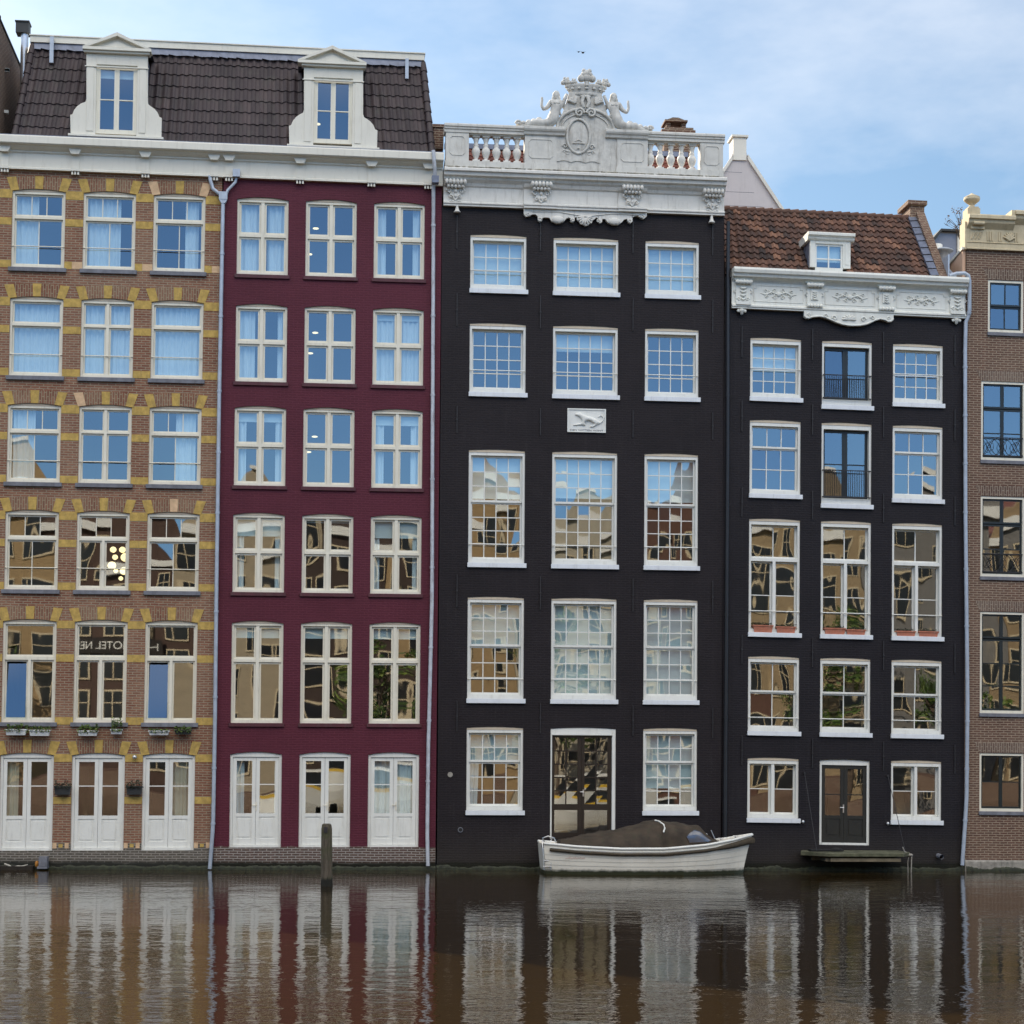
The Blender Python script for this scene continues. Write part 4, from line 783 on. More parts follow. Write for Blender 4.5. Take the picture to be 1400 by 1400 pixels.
E = [(0, 1), (1, 2), (2, 3), (3, 4), (4, 5), (2, 6), (6, 7), (7, 8), (6, 9), (0, 10), (10, 11), (11, 12), (0, 13), (13, 14), (14, 15), (15, 16), (16, 17), (4, 18)]
skin_body('hound_relief', J, E, PL, 3, 'white')
def text_mesh(txt, size, x, y, z, parent, mt, name, ext=.004, b=0, face=1, width=None):
    cu = bpy.data.curves.new(name, 'FONT'); cu.body = txt; cu.size = size; cu.extrude = ext; cu.align_x = 'CENTER'
    o = bpy.data.objects.new(name, cu); COL.objects.link(o); dg = bpy.context.evaluated_depsgraph_get(); me = bpy.data.meshes.new_from_object(o.evaluated_get(dg)); bpy.data.objects.remove(o)
    if width: s = width/(max(v.co.x for v in me.vertices)-min(v.co.x for v in me.vertices))
    else: s = 1
    X_, Z_ = warp(b, x, z); top = parent
    while top.parent: top = top.parent
    og = Vector(top['org'])
    for v in me.vertices: v.co = Vector((X_+face*v.co.x*s, y-face*v.co.z, Z_+v.co.y))-og
    me.materials.clear(); me.materials.append(MT[mt] if isinstance(mt, str) else mt); o = bpy.data.objects.new(name, me); COL.objects.link(o); o.parent = parent; return o
text_mesh('DEN WITTEN HONT', .062, (x0+x1)/2, -.034, z0+.035, PL, 'stone', 'lettering', .003, 3, 1, (x1-x0)*.86)
# iron wall anchors
def anchors(house, b, spec, w=.022):
    a0 = None
    for (px, py0, py1) in spec:
        (u, z1_), (_, z0_) = at(b, px, py0, -.02), at(b, px, py1, -.02); m = MB(); m.box(u-w/2, u+w/2, -.035, -.002, z0_, z1_); m.box(u-w, u+w, -.045, -.002, (z0_+z1_)/2-.02, (z0_+z1_)/2+.02); m.build('wall_anchor', 'iron', house, b)
anchors(H3, 3, [(x, y0+dy, y1+dy) for x, dy in ((625, 0), (739, 3), (865.5, 6), (974.5, 9)) for y0, y1 in ((294, 340), (401, 446), (555, 592), (785, 830), (958, 1000))])
m = MB(); x, z = at(3, 615.5, 1059, -.01); m.tube([(x, -.02, z), (x, .0, z)], .07, 10); m.build('repair_patch', 'plinth5', H3, 3)
m = MB(); x, z = at(3, 629.5, 1134.5, -.02); m.tube([(x, -.03, z), (x, -.002, z)], .07, 12); m.tube([(x, -.034, z), (x, -.0301, z)], .05, 12, 1); m.build('drain_outlet', ['stone', 'black'], H3, 3)
dp = pipe(H3, 3, [(995.5, 303), (995, 600), (993, 900), (991.5, 1100), (991, 1150)], .05, 'blackpipe', collars=(.3, .8, 1.3, 1.8, 2.4, 3.2), Y=-.07)
# ---------------------------------------------------------------- narrower black house with the pantile roof
H4 = thing('canal_house', 'lower black canal house with clay pantile roof, small dormer and terracotta window boxes', 'house', (14, 0, 0))
C4 = [(11.383, 12.782), (13.359, 14.744), (15.33, 16.727)]
R4 = [(12.559+SHT, 14.275), (9.946+SHT, 12.049), (6.212+SHT, 9.384), (3.57+SHT, 5.683), (1.244+SHT, 2.96)]
W0, W1 = 10.674, 17.365
cols = [[(c[0], c[1], r[0], r[1], .03) for r in R4] for c in C4]
cols[1][0] = (*C4[1], 12.417+SHT, 14.275, .03); cols[1][1] = (*C4[1], 9.736+SHT, 12.049, .03); cols[1][4] = (*C4[1], .673, 2.947, .03)
mb = wall_mesh(W0, W1, -1.2, 15.9, cols, floors=(.6, 3.2, 5.95, 9.65, 12.25)); mb.build('wall', ['black4', 'interior', 'floor'], H4, 4)
WK4 = dict(rise=.03, frame='white', lin=.062, lt=.14, lb=.10, yf=.03, ys=.17, st=.045, bar=.024, tilt=.5)
mul2 = ([(0, .47, 0, 1, 1, 2), (.53, 1, 0, 1, 1, 2)], [(.47, .53, 0, 1)])
lay4 = {(0, 0): ([(0, 1, 0, 1, 4, 4)], []), (0, 2): ([(0, 1, 0, 1, 4, 4)], []), (1, 0): ([(0, 1, 0, .34, 3, 1, -.045), (0, 1, .335, 1, 3, 2)], []), (1, 2): ([(0, 1, 0, .34, 3, 1, -.045), (0, 1, .335, 1, 3, 2)], []),
        (4, 0): mul2, (4, 2): mul2}
for ci in range(3):
    lay4[(2, ci)] = ([(0, 1, 0, .32, 2, 1), (0, .47, .35, 1, 1, 2), (.53, 1, .35, 1, 1, 2)], [(0, 1, .32, .35), (.47, .53, .35, 1)])
    lay4[(3, ci)] = ([(0, 1, 0, .46, 2, 1, -.045), (0, 1, .455, 1, 2, 1)], [])
def guard(w, b, a, c, z0, z1, n, pattern=False, Y=-.05):
    m = MB(); 
    for z in (z0, z1): m.box(a, c, Y-.012, Y+.012, z-.012, z+.012)
    for e in (a, c):
        for z in (z0, z1): m.box(e-.012, e+.012, Y, .03, z-.012, z+.012)
    if pattern:
        k = 3
        for i in range(k):
            l, r_ = a+(c-a)*i/k, a+(c-a)*(i+1)/k; zm = (z0+z1)/2
            for s in (1, -1): m.tube([(l+(r_-l)*t/8, Y, zm+s*(z1-z0)*.46*math.cos(math.pi*t/8)) for t in range(9)], .009, 5)
            m.tube([((l+r_)/2+.1*math.cos(t*math.pi/6), Y, zm+.13*math.sin(t*math.pi/6)) for t in range(13)], .008, 5)
    else:
        for i in range(1, n): x = a+(c-a)*i/n; m.box(x-.006, x+.006, Y-.006, Y+.006, z0+.012, z1-.012)
    m.build('guard_railing', 'iron', w, b)
for ri in range(5):
    for ci, (a, c) in enumerate(C4):
        if ri == 4 and ci == 1: continue
        h = cols[ci][ri]
        if ci == 1 and ri < 2:
            w = make_window(H4, 4, a, c, h[2], h[3], [(0, .5, 0, 1, 1, 1 if ri == 0 else 2), (.5, 1, 0, 1, 1, 1 if ri == 0 else 2)], [], sill=SL3, sashm='darkframe', rise=.03, frame='white', lin=.062, lt=.14 if ri == 0 else .16, lb=.16, yf=.03, ys=.17, st=.07, bar=.03, tilt=.4, glass='glass', opened=(2 if ri == 0 else 0, 0))
            zb_ = h[2]+.19; guard(w, 4, a+.04, c-.04, zb_, zb_+(.62 if ri == 0 else .72), 26, False)
            continue
        sa, po = lay4[(ri, ci)]; op = (0, 1.5) if (ri, ci) == (1, 0) else ()
        cu = {(0, 0): [('b', 0, .5)], (2, 0): [], (1, 2): []}.get((ri, ci), [])
        w = make_window(H4, 4, a, c, h[2], h[3], sa, po, sill=SL3, curtains=cu, glass='glass_old' if ri in (1, 2, 3) else 'glass', opened=op,
                        rail={0: (.50, -.01, 'white'), 2: (.83, -.01, 'white'), 3: (.85, -.01, 'white')}.get(ri), **WK4)
french_door(H4, 4, *C4[1], .673, 2.947, frame='white', leafm='greendoor', barf=(.44,), panel=.35, rise=.03, lt=.13, handle='steel', hx=-.05)
# cornice of the lower black house
m = MB(); e0, e1 = W0+.17, W1-.04
m.sweepx([(.1, 15.03), (-.13, 15.03), (-.13, 15.06), (-.16, 15.08), (-.16, 15.12), (-.10, 15.16), (-.08, 15.17), (-.08, 15.75), (-.11, 15.79), (-.18, 15.84), (-.28, 15.86), (-.30, 15.93), (-.36, 15.95), (-.38, 16.03), (-.36, 16.09), (.1, 16.09)], e0, e1)
CN4 = m.build('cornice', 'corn4', H4, 4)
X4 = lambda px, py=400: at(4, px, py, -.12)[0]
bx = [X4(1016), X4(1113.5, 405), X4(1211.5, 410), X4(1309, 415)]
for i in range(3):                                                    # sunk panels with a carved spray
    a, c = bx[i]+.30, bx[i+1]-.30; z0, z1, k = 15.25, 15.68, .08; r = MB(); cx_ = (a+c)/2; zm = (z0+z1)/2
    r.tube([(a, -.085, z0), (a, -.085, z1-k), (a+k, -.085, z1-k), (a+k, -.085, z1), (c-k, -.085, z1), (c-k, -.085, z1-k), (c, -.085, z1-k), (c, -.085, z0), (a, -.085, z0)], .011, 5)
    for s in (-1, 1):
        r.tube([(cx_+s*.05, -.09, zm), (cx_+s*.2, -.1, zm+.05), (cx_+s*.34, -.095, zm-.03), (cx_+s*.5, -.085, zm+.01)], [.03, .024, .018, .008], 6)
        for j in range(3): r.tube([(cx_+s*(.1+.1*j), -.09, zm), (cx_+s*(.17+.1*j), -.1, zm+(.09 if j % 2 else -.09))], [.022, .008], 6)
        swirl(r, cx_+s*.11, zm-.09, .06, -.095, 1.2, s, .014); swirl(r, cx_+s*.11, zm+.09, .055, -.095, 1.2, s, .012); swirl(r, cx_+s*.36, zm+.07, .05, -.092, 1.2, -s, .012); swirl(r, cx_+s*.33, zm-.08, .05, -.092, 1.2, -s, .012)
    r.ball((cx_, -.09, zm), .07, .035, .07, 0, 10, 6); r.build('carved_panel', 'corn4', CN4, 4)
for i, u in enumerate(bx):
    k = MB(); w_ = .2
    k.box(u-w_, u+w_, -.125, -.081, 15.17, 15.80); k.box(u-w_-.06, u+w_+.06, -.17, -.081, 15.79, 15.84)
    for j in range(5): k.ball((u-w_+.02+j*.09, -.19, 15.73), .05, .075, .07, 0, 8, 6)
    k.tube([(u-w_-.03, -.2, 15.73), (u+w_+.03, -.2, 15.73)], .052, 8)
    if i in (1, 2):
        k.box(u-.10, u+.10, -.15, -.126, 15.34, 15.62); 
        for j in range(4): k.tube([(u-.06, -.155, 15.56-.06*j), (u, -.17, 15.53-.06*j), (u+.06, -.155, 15.56-.06*j)], .014, 5)
        for j in range(5): k.ball((u-w_+.02+j*.09, -.17, 15.17), .05, .06, .06, 0, 8, 6)
    else:
        for j in range(4): k.tube([(u-.1+.015*j, -.13, 15.6-.1*j), (u, -.16, 15.56-.1*j), (u+.1-.015*j, -.13, 15.6-.1*j)], [.02, .034, .02], 6)
        swirl(k, u-.12, 15.28, .05, -.135, 1.2, -1, .018); swirl(k, u+.12, 15.28, .05, -.135, 1.2, 1, .018)
        k.prism([(u-.2, 15.12), (u+.2, 15.12), (u+.2, 15.2), (u-.2, 15.2)], -.2, -.161)
    for s in (-1, 1): k.tube([(u+s*.2, -.13, 15.55), (u+s*.25, -.12, 15.5), (u+s*.2, -.12, 15.45)], .018, 5)
    k.build('bracket', 'corn4', CN4, 4)
for px, py in ((1014, 424), (1307.5, 438)):
    u, z = at(4, px, py, -.1); k = MB(); z = 15.02
    k.lathe(u, -.1, [(.04, z), (.09, z-.03), (.06, z-.07), (.04, z-.14), (.01, z-.16)], 10)
    for s in (-1, 0, 1): k.ball((u+s*.085, -.11, z-.07+abs(s)*.015-.03*(s == 0)), .05, .03, .045)
    k.build('pendant', 'corn4', CN4, 4)
P = [(1099, 427), (1099, 433), (1102, 436), (1106, 436), (1110, 434.5), (1120, 433.5), (1128, 435), (1136, 438.5), (1144, 442), (1152, 444.5), (1160, 446), (1168, 446.3), (1176, 446), (1184, 444.5), (1190, 442), (1196, 439), (1203, 437), (1210, 438.5), (1214, 441), (1218, 440.5), (1221, 437), (1221, 433)]
m = MB(); P2 = [at(4, x, y, -.1) for x, y in P]; zt = 15.028
for i in range(len(P2)-1):
    (xa_, za), (xc_, zc) = P2[i], P2[i+1]
    if xc_-xa_ > 1e-3: m.prism([(xa_, zt), (xc_, zt), (xc_, min(zc, zt-.001)), (xa_, min(za, zt-.001))], -.14, -.03)
m.tube([(x, -.13, z+.02) for x, z in P2[1:-1]], .028, 6)
cx_ = (P2[0][0]+P2[-1][0])/2
for k in range(7): an = math.pi*(k/6); m.tube([(cx_, -.14, 14.85), (cx_+.14*math.cos(an), -.17, 14.85+.1*math.sin(an)), (cx_+.2*math.cos(an), -.14, 14.85+.13*math.sin(an))], [.03, .03, .012], 6)
for s in (-1, 1): swirl(m, cx_+s*.4, 14.87, .07, -.15, 1.2, s, .022); swirl(m, cx_+s*.65, 14.92, .06, -.15, 1.2, -s, .02); swirl(m, cx_+s*1.1, 14.93, .05, -.14, 1.2, s, .02)
m.build('apron', 'corn4', CN4, 4)
# pantile roof
m = MB(); tiles(m, (W0+.02, .06, 16.12), (16.43, .06, 16.12), (W0+.3, 2.1, 18.39), (16.42, 2.1, 18.39), 29, 11, .034, .045, 0, 7, .02, 11, [(at(4, 1108, 350, .1)[0], at(4, 1162, 350, .1)[0], at(4, 1108, 331, .1)[1])])
hx0, hx1, hz = at(4, 1109, 350, .1)[0], at(4, 1161, 350, .1)[0], at(4, 1108, 331, .1)[1]; hy = .1+2*(hz-16)/2.32
m.quad((W0+.02, .1, 16.0), (hx0, .1, 16.0), (hx0, 2.1, 18.32), (W0+.3, 2.1, 18.32), 0, .3); m.quad((hx1, .1, 16.0), (16.6, .1, 16.0), (16.6, 2.1, 18.32), (hx1, 2.1, 18.32), 0, .3); m.quad((hx0, hy, hz), (hx1, hy, hz), (hx1, 2.1, 18.32), (hx0, 2.1, 18.32), 0, .3)
m.quad((W0+.3, 2.1, 18.39), (16.6, 2.1, 18.39), (16.6, 4.2, 15.9), (W0+.02, 4.2, 15.9), 0, .4)
m.quad((W0+.02, .1, 15.9), (W0+.02, 4.2, 15.9), (W0+.3, 2.1, 18.32), (W0+.3, 2.1, 18.32), 0, .3)
for k in range(22):
    f, g = k/22, (k+1.12)/22; a, c = W0+.3+(16.42-W0-.3)*f, W0+.3+(16.42-W0-.3)*min(g, 1); m.tube([(a, 2.1, 18.38), (c, 2.1, 18.40)], [.075, .095], 8)
RF4 = m.build('roof', 'tile4', H4, 4)
m = MB(); prof = lambda o, d: [(0+d, 16.05+o), (2.1, 18.42+o), (2.1, 18.30+o), (.02+d, 15.98+o)]
n = 9
for k in range(n):
    f, g = k/n, (k+.97)/n; A = Vector((0, .04+2.06*f, 16.12+2.3*f)); B = Vector((0, .04+2.06*g, 16.12+2.3*g)); lift = .09
    m.add([(16.40, A.y, A.z+lift), (16.62, A.y, A.z+lift+.02), (16.62, B.y, B.z+lift), (16.40, B.y, B.z+lift-.02), (16.40, A.y, A.z-.02), (16.40, B.y, B.z-.02)], [(0, 1, 2, 3), (4, 0, 3, 5)], 0)
m.build('lead_flashing', 'lead', RF4, 4)
m = MB(); m.sweepx([(.02, 15.9), (.02, 16.2), (2.05, 18.62), (2.05, 18.7), (2.75, 18.7), (2.75, 15.9)], 16.625, 16.86); GP = m.build('gable_parapet', 'brick5', H4, 4)
m = MB(); m.box(16.45, 16.86, 2.0, 2.8, 18.3, 18.74); m.box(16.36, 16.92, 1.92, 2.88, 18.74, 18.86); m.build('chimney', 'brick5', H4, 4)
m = MB(); m.quad((16.87, .03, 16.12), (17.2, .03, 16.12), (17.0, .7, 16.75), (16.87, .7, 16.75)); m.box(16.86, 16.9, 0, .8, 16.0, 16.8)
for x in (16.95, 17.05): m.tube([(x, .03, 16.14), (x-.05, .68, 16.76)], .012, 5)
m.build('zinc_valley', 'zinc', H4, 4)
# roof dormer of the lower black house
Yd = .10; qd = lambda x, y: at(4, x, y, Yd)
a, c = qd(1107.5, 371), qd(1163, 331); wa, wc = qd(1114.5, 373), qd(1152.5, 334.5); m = MB(); zt = c[1]
m.box(a[0], wa[0], Yd, Yd+.12, 16.3, zt); m.box(wc[0], c[0], Yd, Yd+.12, 16.3, zt); m.box(wa[0], wc[0], Yd, Yd+.12, wc[1], zt); m.box(wa[0], wc[0], Yd, Yd+.12, 16.3, wa[1])
m.box(wc[0]+.06, c[0]-.05, Yd-.015, Yd-.001, 16.4, zt-.06)
e0, e1 = qd(1103.6, 322)[0], qd(1167.5, 322)[0]; m.sweepx([(Yd-.02, zt), (Yd-.06, zt+.03), (Yd-.08, zt+.09), (Yd-.14, zt+.12), (Yd-.14, zt+.19), (Yd-.1, zt+.21), (2.2, zt+.19), (2.2, zt)], e0, e1)
D4 = m.build('dormer', 'corn4', H4, 4, bevel=.004)
for x_ in (a[0]-.005, c[0]-.03): m = MB(); m.box(x_, x_+.035, Yd+.121, 1.3, 16.3, zt-.01); m.build('dormer_cheek', 'lead', D4, 4)
m = MB(); x0, x1, z0, z1 = wa[0], wc[0], wa[1], wc[1]; th = .05; xm = (x0+x1)/2; y0, y1 = Yd+.04, Yd+.09
m.box(x0, x0+th, y0, y1, z0, z1); m.box(x1-th, x1, y0, y1, z0, z1); m.box(x0+th, x1-th, y0, y1, z1-th, z1); m.box(x0+th, x1-th, y0, y1, z0, z0+th); m.box(xm-.018, xm+.018, y0+.004, y1-.004, z0+th, z1-th); m.box(x0+th, x1-th, y0+.008, y1-.008, (z0+z1)/2-.018, (z0+z1)/2+.018)
m.build('window_frame', 'white', D4, 4); m = MB(); m.quad((x0+th, Yd+.065, z0+th), (x1-th, Yd+.065, z0+th), (x1-th, Yd+.06, z1-th), (x0+th, Yd+.06, z1-th)); m.build('pane', 'glass', D4, 4)
curtain(D4, 4, x0+.02, x1-.02, z0, z1, Yd+.15, ('b', 0, .55)); m = MB(); m.quad((x0-.1, 1.6, z0-.2), (x1+.1, 1.6, z0-.2), (x1+.1, 1.6, z1+.1), (x0-.1, 1.6, z1+.1)); m.build('dormer_back', 'interior', D4, 4)
anchors(H4, 4, [(x, y0+dy, y1+dy) for x, dy in ((1014.5, 0), (1111, 4), (1208, 8), (1305.5, 12)) for y0, y1 in ((446, 488), (548, 590), (667, 706), (868, 908), (1006, 1046))])
dp = pipe(H4, 4, [(1298, 377, -.2), (1308, 374, -.22), (1319, 373.5, -.22), (1324, 377, -.22), (1325.5, 384, -.2), (1325.5, 424, -.15), (1324, 432, -.12), (1320.5, 440, -.1), (1319.5, 480), (1320, 700), (1322.8, 960), (1321.5, 1090), (1319.5, 1125), (1315.5, 1183)], .055, 'zinc', collars=(5.5, 8.1, 8.4, 8.7, 9.0, 9.3, 9.6, 10.2, 10.7, 11.9))
for px, py in ((1097.6, 1123.5), (1213.5, 1126)):
    u, z = at(4, px, py, -.06); m = MB(); m.tube([(u, 0, z), (u, -.08, z)], .03, 8); m.ball((u, -.09, z), .04, .04, .05); m.build('wall_lamp', 'steel', H4, 4)
u, z = at(4, 1284, 1170, -.1); m = MB(); m.tube([(u, 0, z), (u+.03, -.22, z-.03)], .065, 12, cap=False); m.build('outlet_pipe', 'stone', H4, 4)
# ---------------------------------------------------------------- brown brick house at the right edge
H5 = thing('canal_house', 'dark brown brick house with sandstone cornice and stone urn at the right edge', 'house', (20.5, 0, 0))
C5 = [(17.80, 19.05), (20.2, 21.45), (22.6, 23.85)]
R5 = [(14.66, 16.10), (11.15, 13.31), (7.97, 10.16), (4.25, 7.01), (1.59, 3.167)]
T0, T1 = 17.372, 24.6
cols = []
for i, (a, c) in enumerate(C5): cols.append([(a+(.18 if j == 0 else 0), c-(.06 if j == 0 else 0), r[0], r[1], .0) for j, r in enumerate(R5)])
mb = wall_mesh(T0, T1, -1.2, 16.9, cols, floors=(1.3, 3.6, 7.5, 10.7, 14.2)); 
for i, hs in enumerate(cols):
    for (a, c, z0, z1, _) in hs:
        h = .29 if z1 < 16 else .30; pts = [(a-.01, z1+.012), (c+.01, z1+.012), (c+.14, z1+h), (a-.14, z1+h)]; mb.prism(pts, -.006, .02, 3)
mb.sweepx([(0, -.9), (-.06, -.9), (-.06, .22), (-.03, .27), (0, .27)], T0+.02, T1, 4)
mb.quad((T0-.006, 0, -1), (T0-.006, 5, -1), (T0-.006, 5, 16.9), (T0-.006, 0, 16.9), 0)
mb.build('wall', ['brick5', 'interior', 'floor', 'brick5v', 'plinth5'], H5, 5)
lay5 = [([(0, 1, 0, .5, 2, 1, -.03), (0, 1, .5, 1, 2, 1, .01)], []), ([(0, .5, 0, .33, 1, 1), (.5, 1, 0, .33, 1, 1), (0, .5, .34, 1, 1, 2), (.5, 1, .34, 1, 1, 2)], []),
        ([(0, .5, 0, .33, 1, 1), (.5, 1, 0, .33, 1, 1), (0, .5, .34, 1, 1, 2), (.5, 1, .34, 1, 1, 2)], []), ([(0, .5, 0, .25, 1, 1), (.5, 1, 0, .25, 1, 1), (0, .5, .26, 1, 1, 3), (.5, 1, .26, 1, 1, 3)], []), ([(0, .5, 0, 1, 1, 2), (.5, 1, 0, 1, 1, 2)], [])]
for ri in range(5):
    for ci in range(3):
        a, c, z0, z1, _ = cols[ci][ri]; sa, po = lay5[ri]
        w = make_window(H5, 5, a, c, z0, z1, sa, po, rise=0, frame='cream', sashm='darkframe', lin=.06, yf=.02, ys=.08, st=.045, bar=.03, sill=('stone', .02, .10, .05, 0), tilt=.35, glass='glass', opened=(0, 1) if ri == 0 else ())
        if ri in (1, 2): guard(w, 5, a+.07, c-.07, z0+.13, z0+.62, 10, True, Y=.0)
# sandstone cornice with an urn
m = MB(); zc0, zc1 = 16.903, 17.82
PR = [(.35, zc0), (-.10, zc0), (-.10, zc0+.03), (-.07, zc0+.05), (-.07, zc0+.17), (-.09, zc0+.19), (-.06, zc0+.21), (-.06, zc0+.56), (-.10, zc0+.6), (-.2, zc0+.7), (-.22, zc0+.78), (-.28, zc0+.8), (-.28, zc0+.88), (-.25, zc1), (.35, zc1)]
m.sweepx(PR, T0-.02, 18.66); m.sweepx([(y, z+(.16 if z > zc0+.3 else 0)) for y, z in PR], 18.661, T1)
m.box(T0-.07, T0-.021, -.06, .35, zc0, zc0+.75); m.box(18.55, 18.66, -.24, .35, zc1+.002, zc1+.155)
CN5 = m.build('cornice', 'stucco_cream', H5, 5)
m = MB()
for k in range(14):
    x = T0+.55+k*.065
    if k < 3 or 4 < k < 7 or k > 11: m.box(x, x+.03, -.085, -.061, zc0+.25, zc0+.5)
m.build('frieze_fluting', 'stucco_cream', CN5, 5); m = MB()
for cx_ in (18.55, ):
    for j in range(7): an = R(20+140*j/6); m.tube([(cx_, -.07, zc0+.27), (cx_+.11*math.cos(an), -.1, zc0+.3+.12*math.sin(an)), (cx_+.19*math.cos(an), -.07, zc0+.3+.2*math.sin(an))], [.03, .035, .015], 6)
m.build('frieze_shell', 'stucco_cream', CN5, 5); m = MB()
m.tube([(T0+.12, -.2, zc0+.68), (T0+.42, -.2, zc0+.68)], .055, 8); m.box(T0+.08, T0+.46, -.12, -.06, zc0+.55, zc0+.64)
for j in range(3): m.tube([(T0+.12+.1*j, -.07, zc0+.28), (T0+.2+.1*j, -.09, zc0+.47)], .02, 6)
m.build('frieze_relief', 'stucco_cream', CN5, 5)
u = at(5, 1329.5, 280, .05)[0]; m = MB(); m.box(u-.19, u+.16, -.12, .28, zc1+.002, zc1+.2); m.box(u-.15, u+.13, -.09, .24, zc1+.2, zc1+.25)
m.lathe(u-.01, .07, [(.13, zc1+.25), (.08, zc1+.29), (.07, zc1+.33), (.13, zc1+.38), (.21, zc1+.45), (.23, zc1+.5), (.2, zc1+.52), (.22, zc1+.54), (.15, zc1+.58), (.07, zc1+.62), (.02, zc1+.66)], 12)
m.build('urn', 'stucco_cream', CN5, 5)
m = MB(); a = at(5, 1316, 338, .0); m.add([(T0-.012, .05, 15.9), (T0-.012, 2.3, 15.9), (T0-.012, 2.3, 16.62), (T0-.012, .05, 16.93), (T0-.10, .05, 15.9), (T0-.10, 2.3, 15.9), (T0-.10, 2.3, 16.62), (T0-.10, .05, 16.93)], [(4, 5, 6, 7), (0, 1, 2, 3), (2, 3, 7, 6), (0, 3, 7, 4)], 0)
m.add([(T0-.13, -.0, 16.90), (T0-.01, 0, 16.90), (T0-.01, 2.35, 16.58), (T0-.13, 2.35, 16.58), (T0-.13, 0, 16.98), (T0-.01, 0, 16.98), (T0-.01, 2.35, 16.66), (T0-.13, 2.35, 16.66)], [(0, 1, 5, 4), (1, 2, 6, 5), (2, 3, 7, 6), (3, 0, 4, 7), (4, 5, 6, 7)], 1)
m.build('side_wall', [plain('warm_stucco', (.62, .40, .27), .8, .08, 2), 'corn1'], H5, 5)
m = MB(); x = T0-.35; m.tube([(x, .9, 16.0), (x, .9, 16.35)], .07, 10, 1); m.tube([(x, .9, 16.351), (x, .9, 16.62)], .11, 12, 0); m.tube([(x-.02, .9, 16.56), (x-.28, .9, 16.53)], .03, 6, 0); m.build('vent_pipe', ['blackpipe', 'zinc'], H4, 5)
# glazed roof room behind
m = MB(); x0, z0 = at(5, 1271, 352, 4); x1, z1 = at(5, 1318, 316, 4)
pts = [(x0-.02, z0-.6), (x1+1.5, z0-.6), (x1+1.5, z1), (x0+.33*(x1-x0), z1+.01), (x0, z0+.36)]; m.prism(pts, 4.05, 6.5, 1)
m.prism([(x0-.1, z0+.36), (x0+.3*(x1-x0), z1+.02), (x1+1.5, z1+.01), (x1+1.5, z1-.05), (x0+.33*(x1-x0), z1-.04), (x0-.02, z0+.30)], 3.9, 6.6, 0); m.box(x1-.2, x1-.12, 3.98, 4.04, z0-.6, z1-.06, 2)
m.box(x1-.1, x1+.4, 3.98, 4.04, z0-.6, z1-.08, 0)
m.build('roof_room', ['plastic_d', plain('grey_glazing', (.22, .23, .27), .15, .1, 2), 'cream'], H5, 5)
m = MB(); x, z = at(5, 1281, 340, 3); m.lathe(x, 3., [(.16, z-.5), (.16, z+.1), (.14, z+.12)], 12, 0); x, z = at(5, 1289, 344, 2.5); m.lathe(x, 2.5, [(.2, z-.3), (.2, z-.02), (.3, z), (.3, z+.03), (.2, z+.08)], 14, 1); m.build('roof_vent', ['white', 'zinc'], H5, 5)
SB = thing('roof_shrub', 'leggy shrub with sparse autumn leaves behind the urn of the right house', 'shrub', (17.3, 1.6, 16.9))
m = MB(); lf = MB(); bx0, bz0 = at(0, 1312, 318, 1.6); rnd = random.Random(4)
for k in range(16):
    tx, tz = at(0, 1296+rnd.random()*22, 284+rnd.random()*26, 1.6); y = 1.6+rnd.uniform(-.3, .3); mx = (bx0+tx)/2+.06
    m.tube([(bx0+.1, 1.6, bz0-.4), (mx, (1.6+y)/2, (bz0+tz)/2), (tx, y, tz)], [.012, .008, .003], 4); leaves(lf, (tx, y, tz), (.1, .1, .1), 9, .028, 0, rnd); leaves(lf, (mx, y, (bz0+tz)/2), (.1, .1, .1), 3, .026, 0, rnd)
m.build('branch', 'bark', SB); lf.build('foliage', 'autumn', SB)
# ---------------------------------------------------------------- neighbour at the far left and the plastered gable behind
H0 = thing('neighbour_house', 'tall brown brick house whose bare flank rises at the far left edge', 'house', (-10.5, 0, 0))
xe = U0-.03; zt = at(0, 4, 25, 0)[1]; m = MB()
m.box(-13.5, xe-.03, 0, 9, -1, zt, 0); m.box(xe-.10, xe-.029, -.02, .12, 18.5, zt, 1); m.build('wall', ['brick5', 'lead'], H0)
m = MB(); m.box(-13.5, xe+.02, -.06, .05, zt+.001, zt+.06, 0); zb_ = zt; m.add([(-13.5, -.03, zt+.002), (xe, -.03, zt+.002), (xe, 9, zt+.002), (-13.5, 9, zt+.002), (-13.5, -.03, zt+.05), (xe, -.03, zt+.05), (xe, 9, zt+.05), (-13.5, 9, zt+.05)], [(0, 1, 5, 4), (1, 2, 6, 5), (4, 5, 6, 7)], 0); m.build('roof', 'tile1', H0)
m = MB()
for (px, py) in ((12, 100), (21, 100), (21, 157)):
    x, z = xe, at(0, px, py, 1.2)[1]; m.box(xe-.03, xe+.08, 1.0, 1.1, z-.03, z+.05)
m.build('wall_bracket', 'white', H0)
HB = thing('gabled_house', 'plastered pale gable with a small chimney rising behind the two black houses', 'house', (12, 5, 15))
Yg = 5.; qg = lambda x, y: at(0, x, y, Yg); m = MB()
L = [(940, 310), (1078, 300), (1073, 290.5), (1022, 216), (1020, 206), (1003, 206), (999, 216), (950, 290)]
m.prism([qg(*p) for p in L], Yg, Yg+.3); pl_ = m.build('wall', plain('pale_stucco', (.58, .54, .53), .85, .05, 1.2, dirt=((.3, .26, .24), .3)), HB)
m = MB(); p = [qg(*t) for t in ((1078, 297), (1022, 212), (1001, 212), (945, 297))]
for a, c in ((0, 1), (2, 3)): d = .1; m.prism([p[a], p[c], (p[c][0], p[c][1]-.16), (p[a][0], p[a][1]-.16)], Yg-.08, Yg+.4)
m.build('coping', 'corn1', HB)
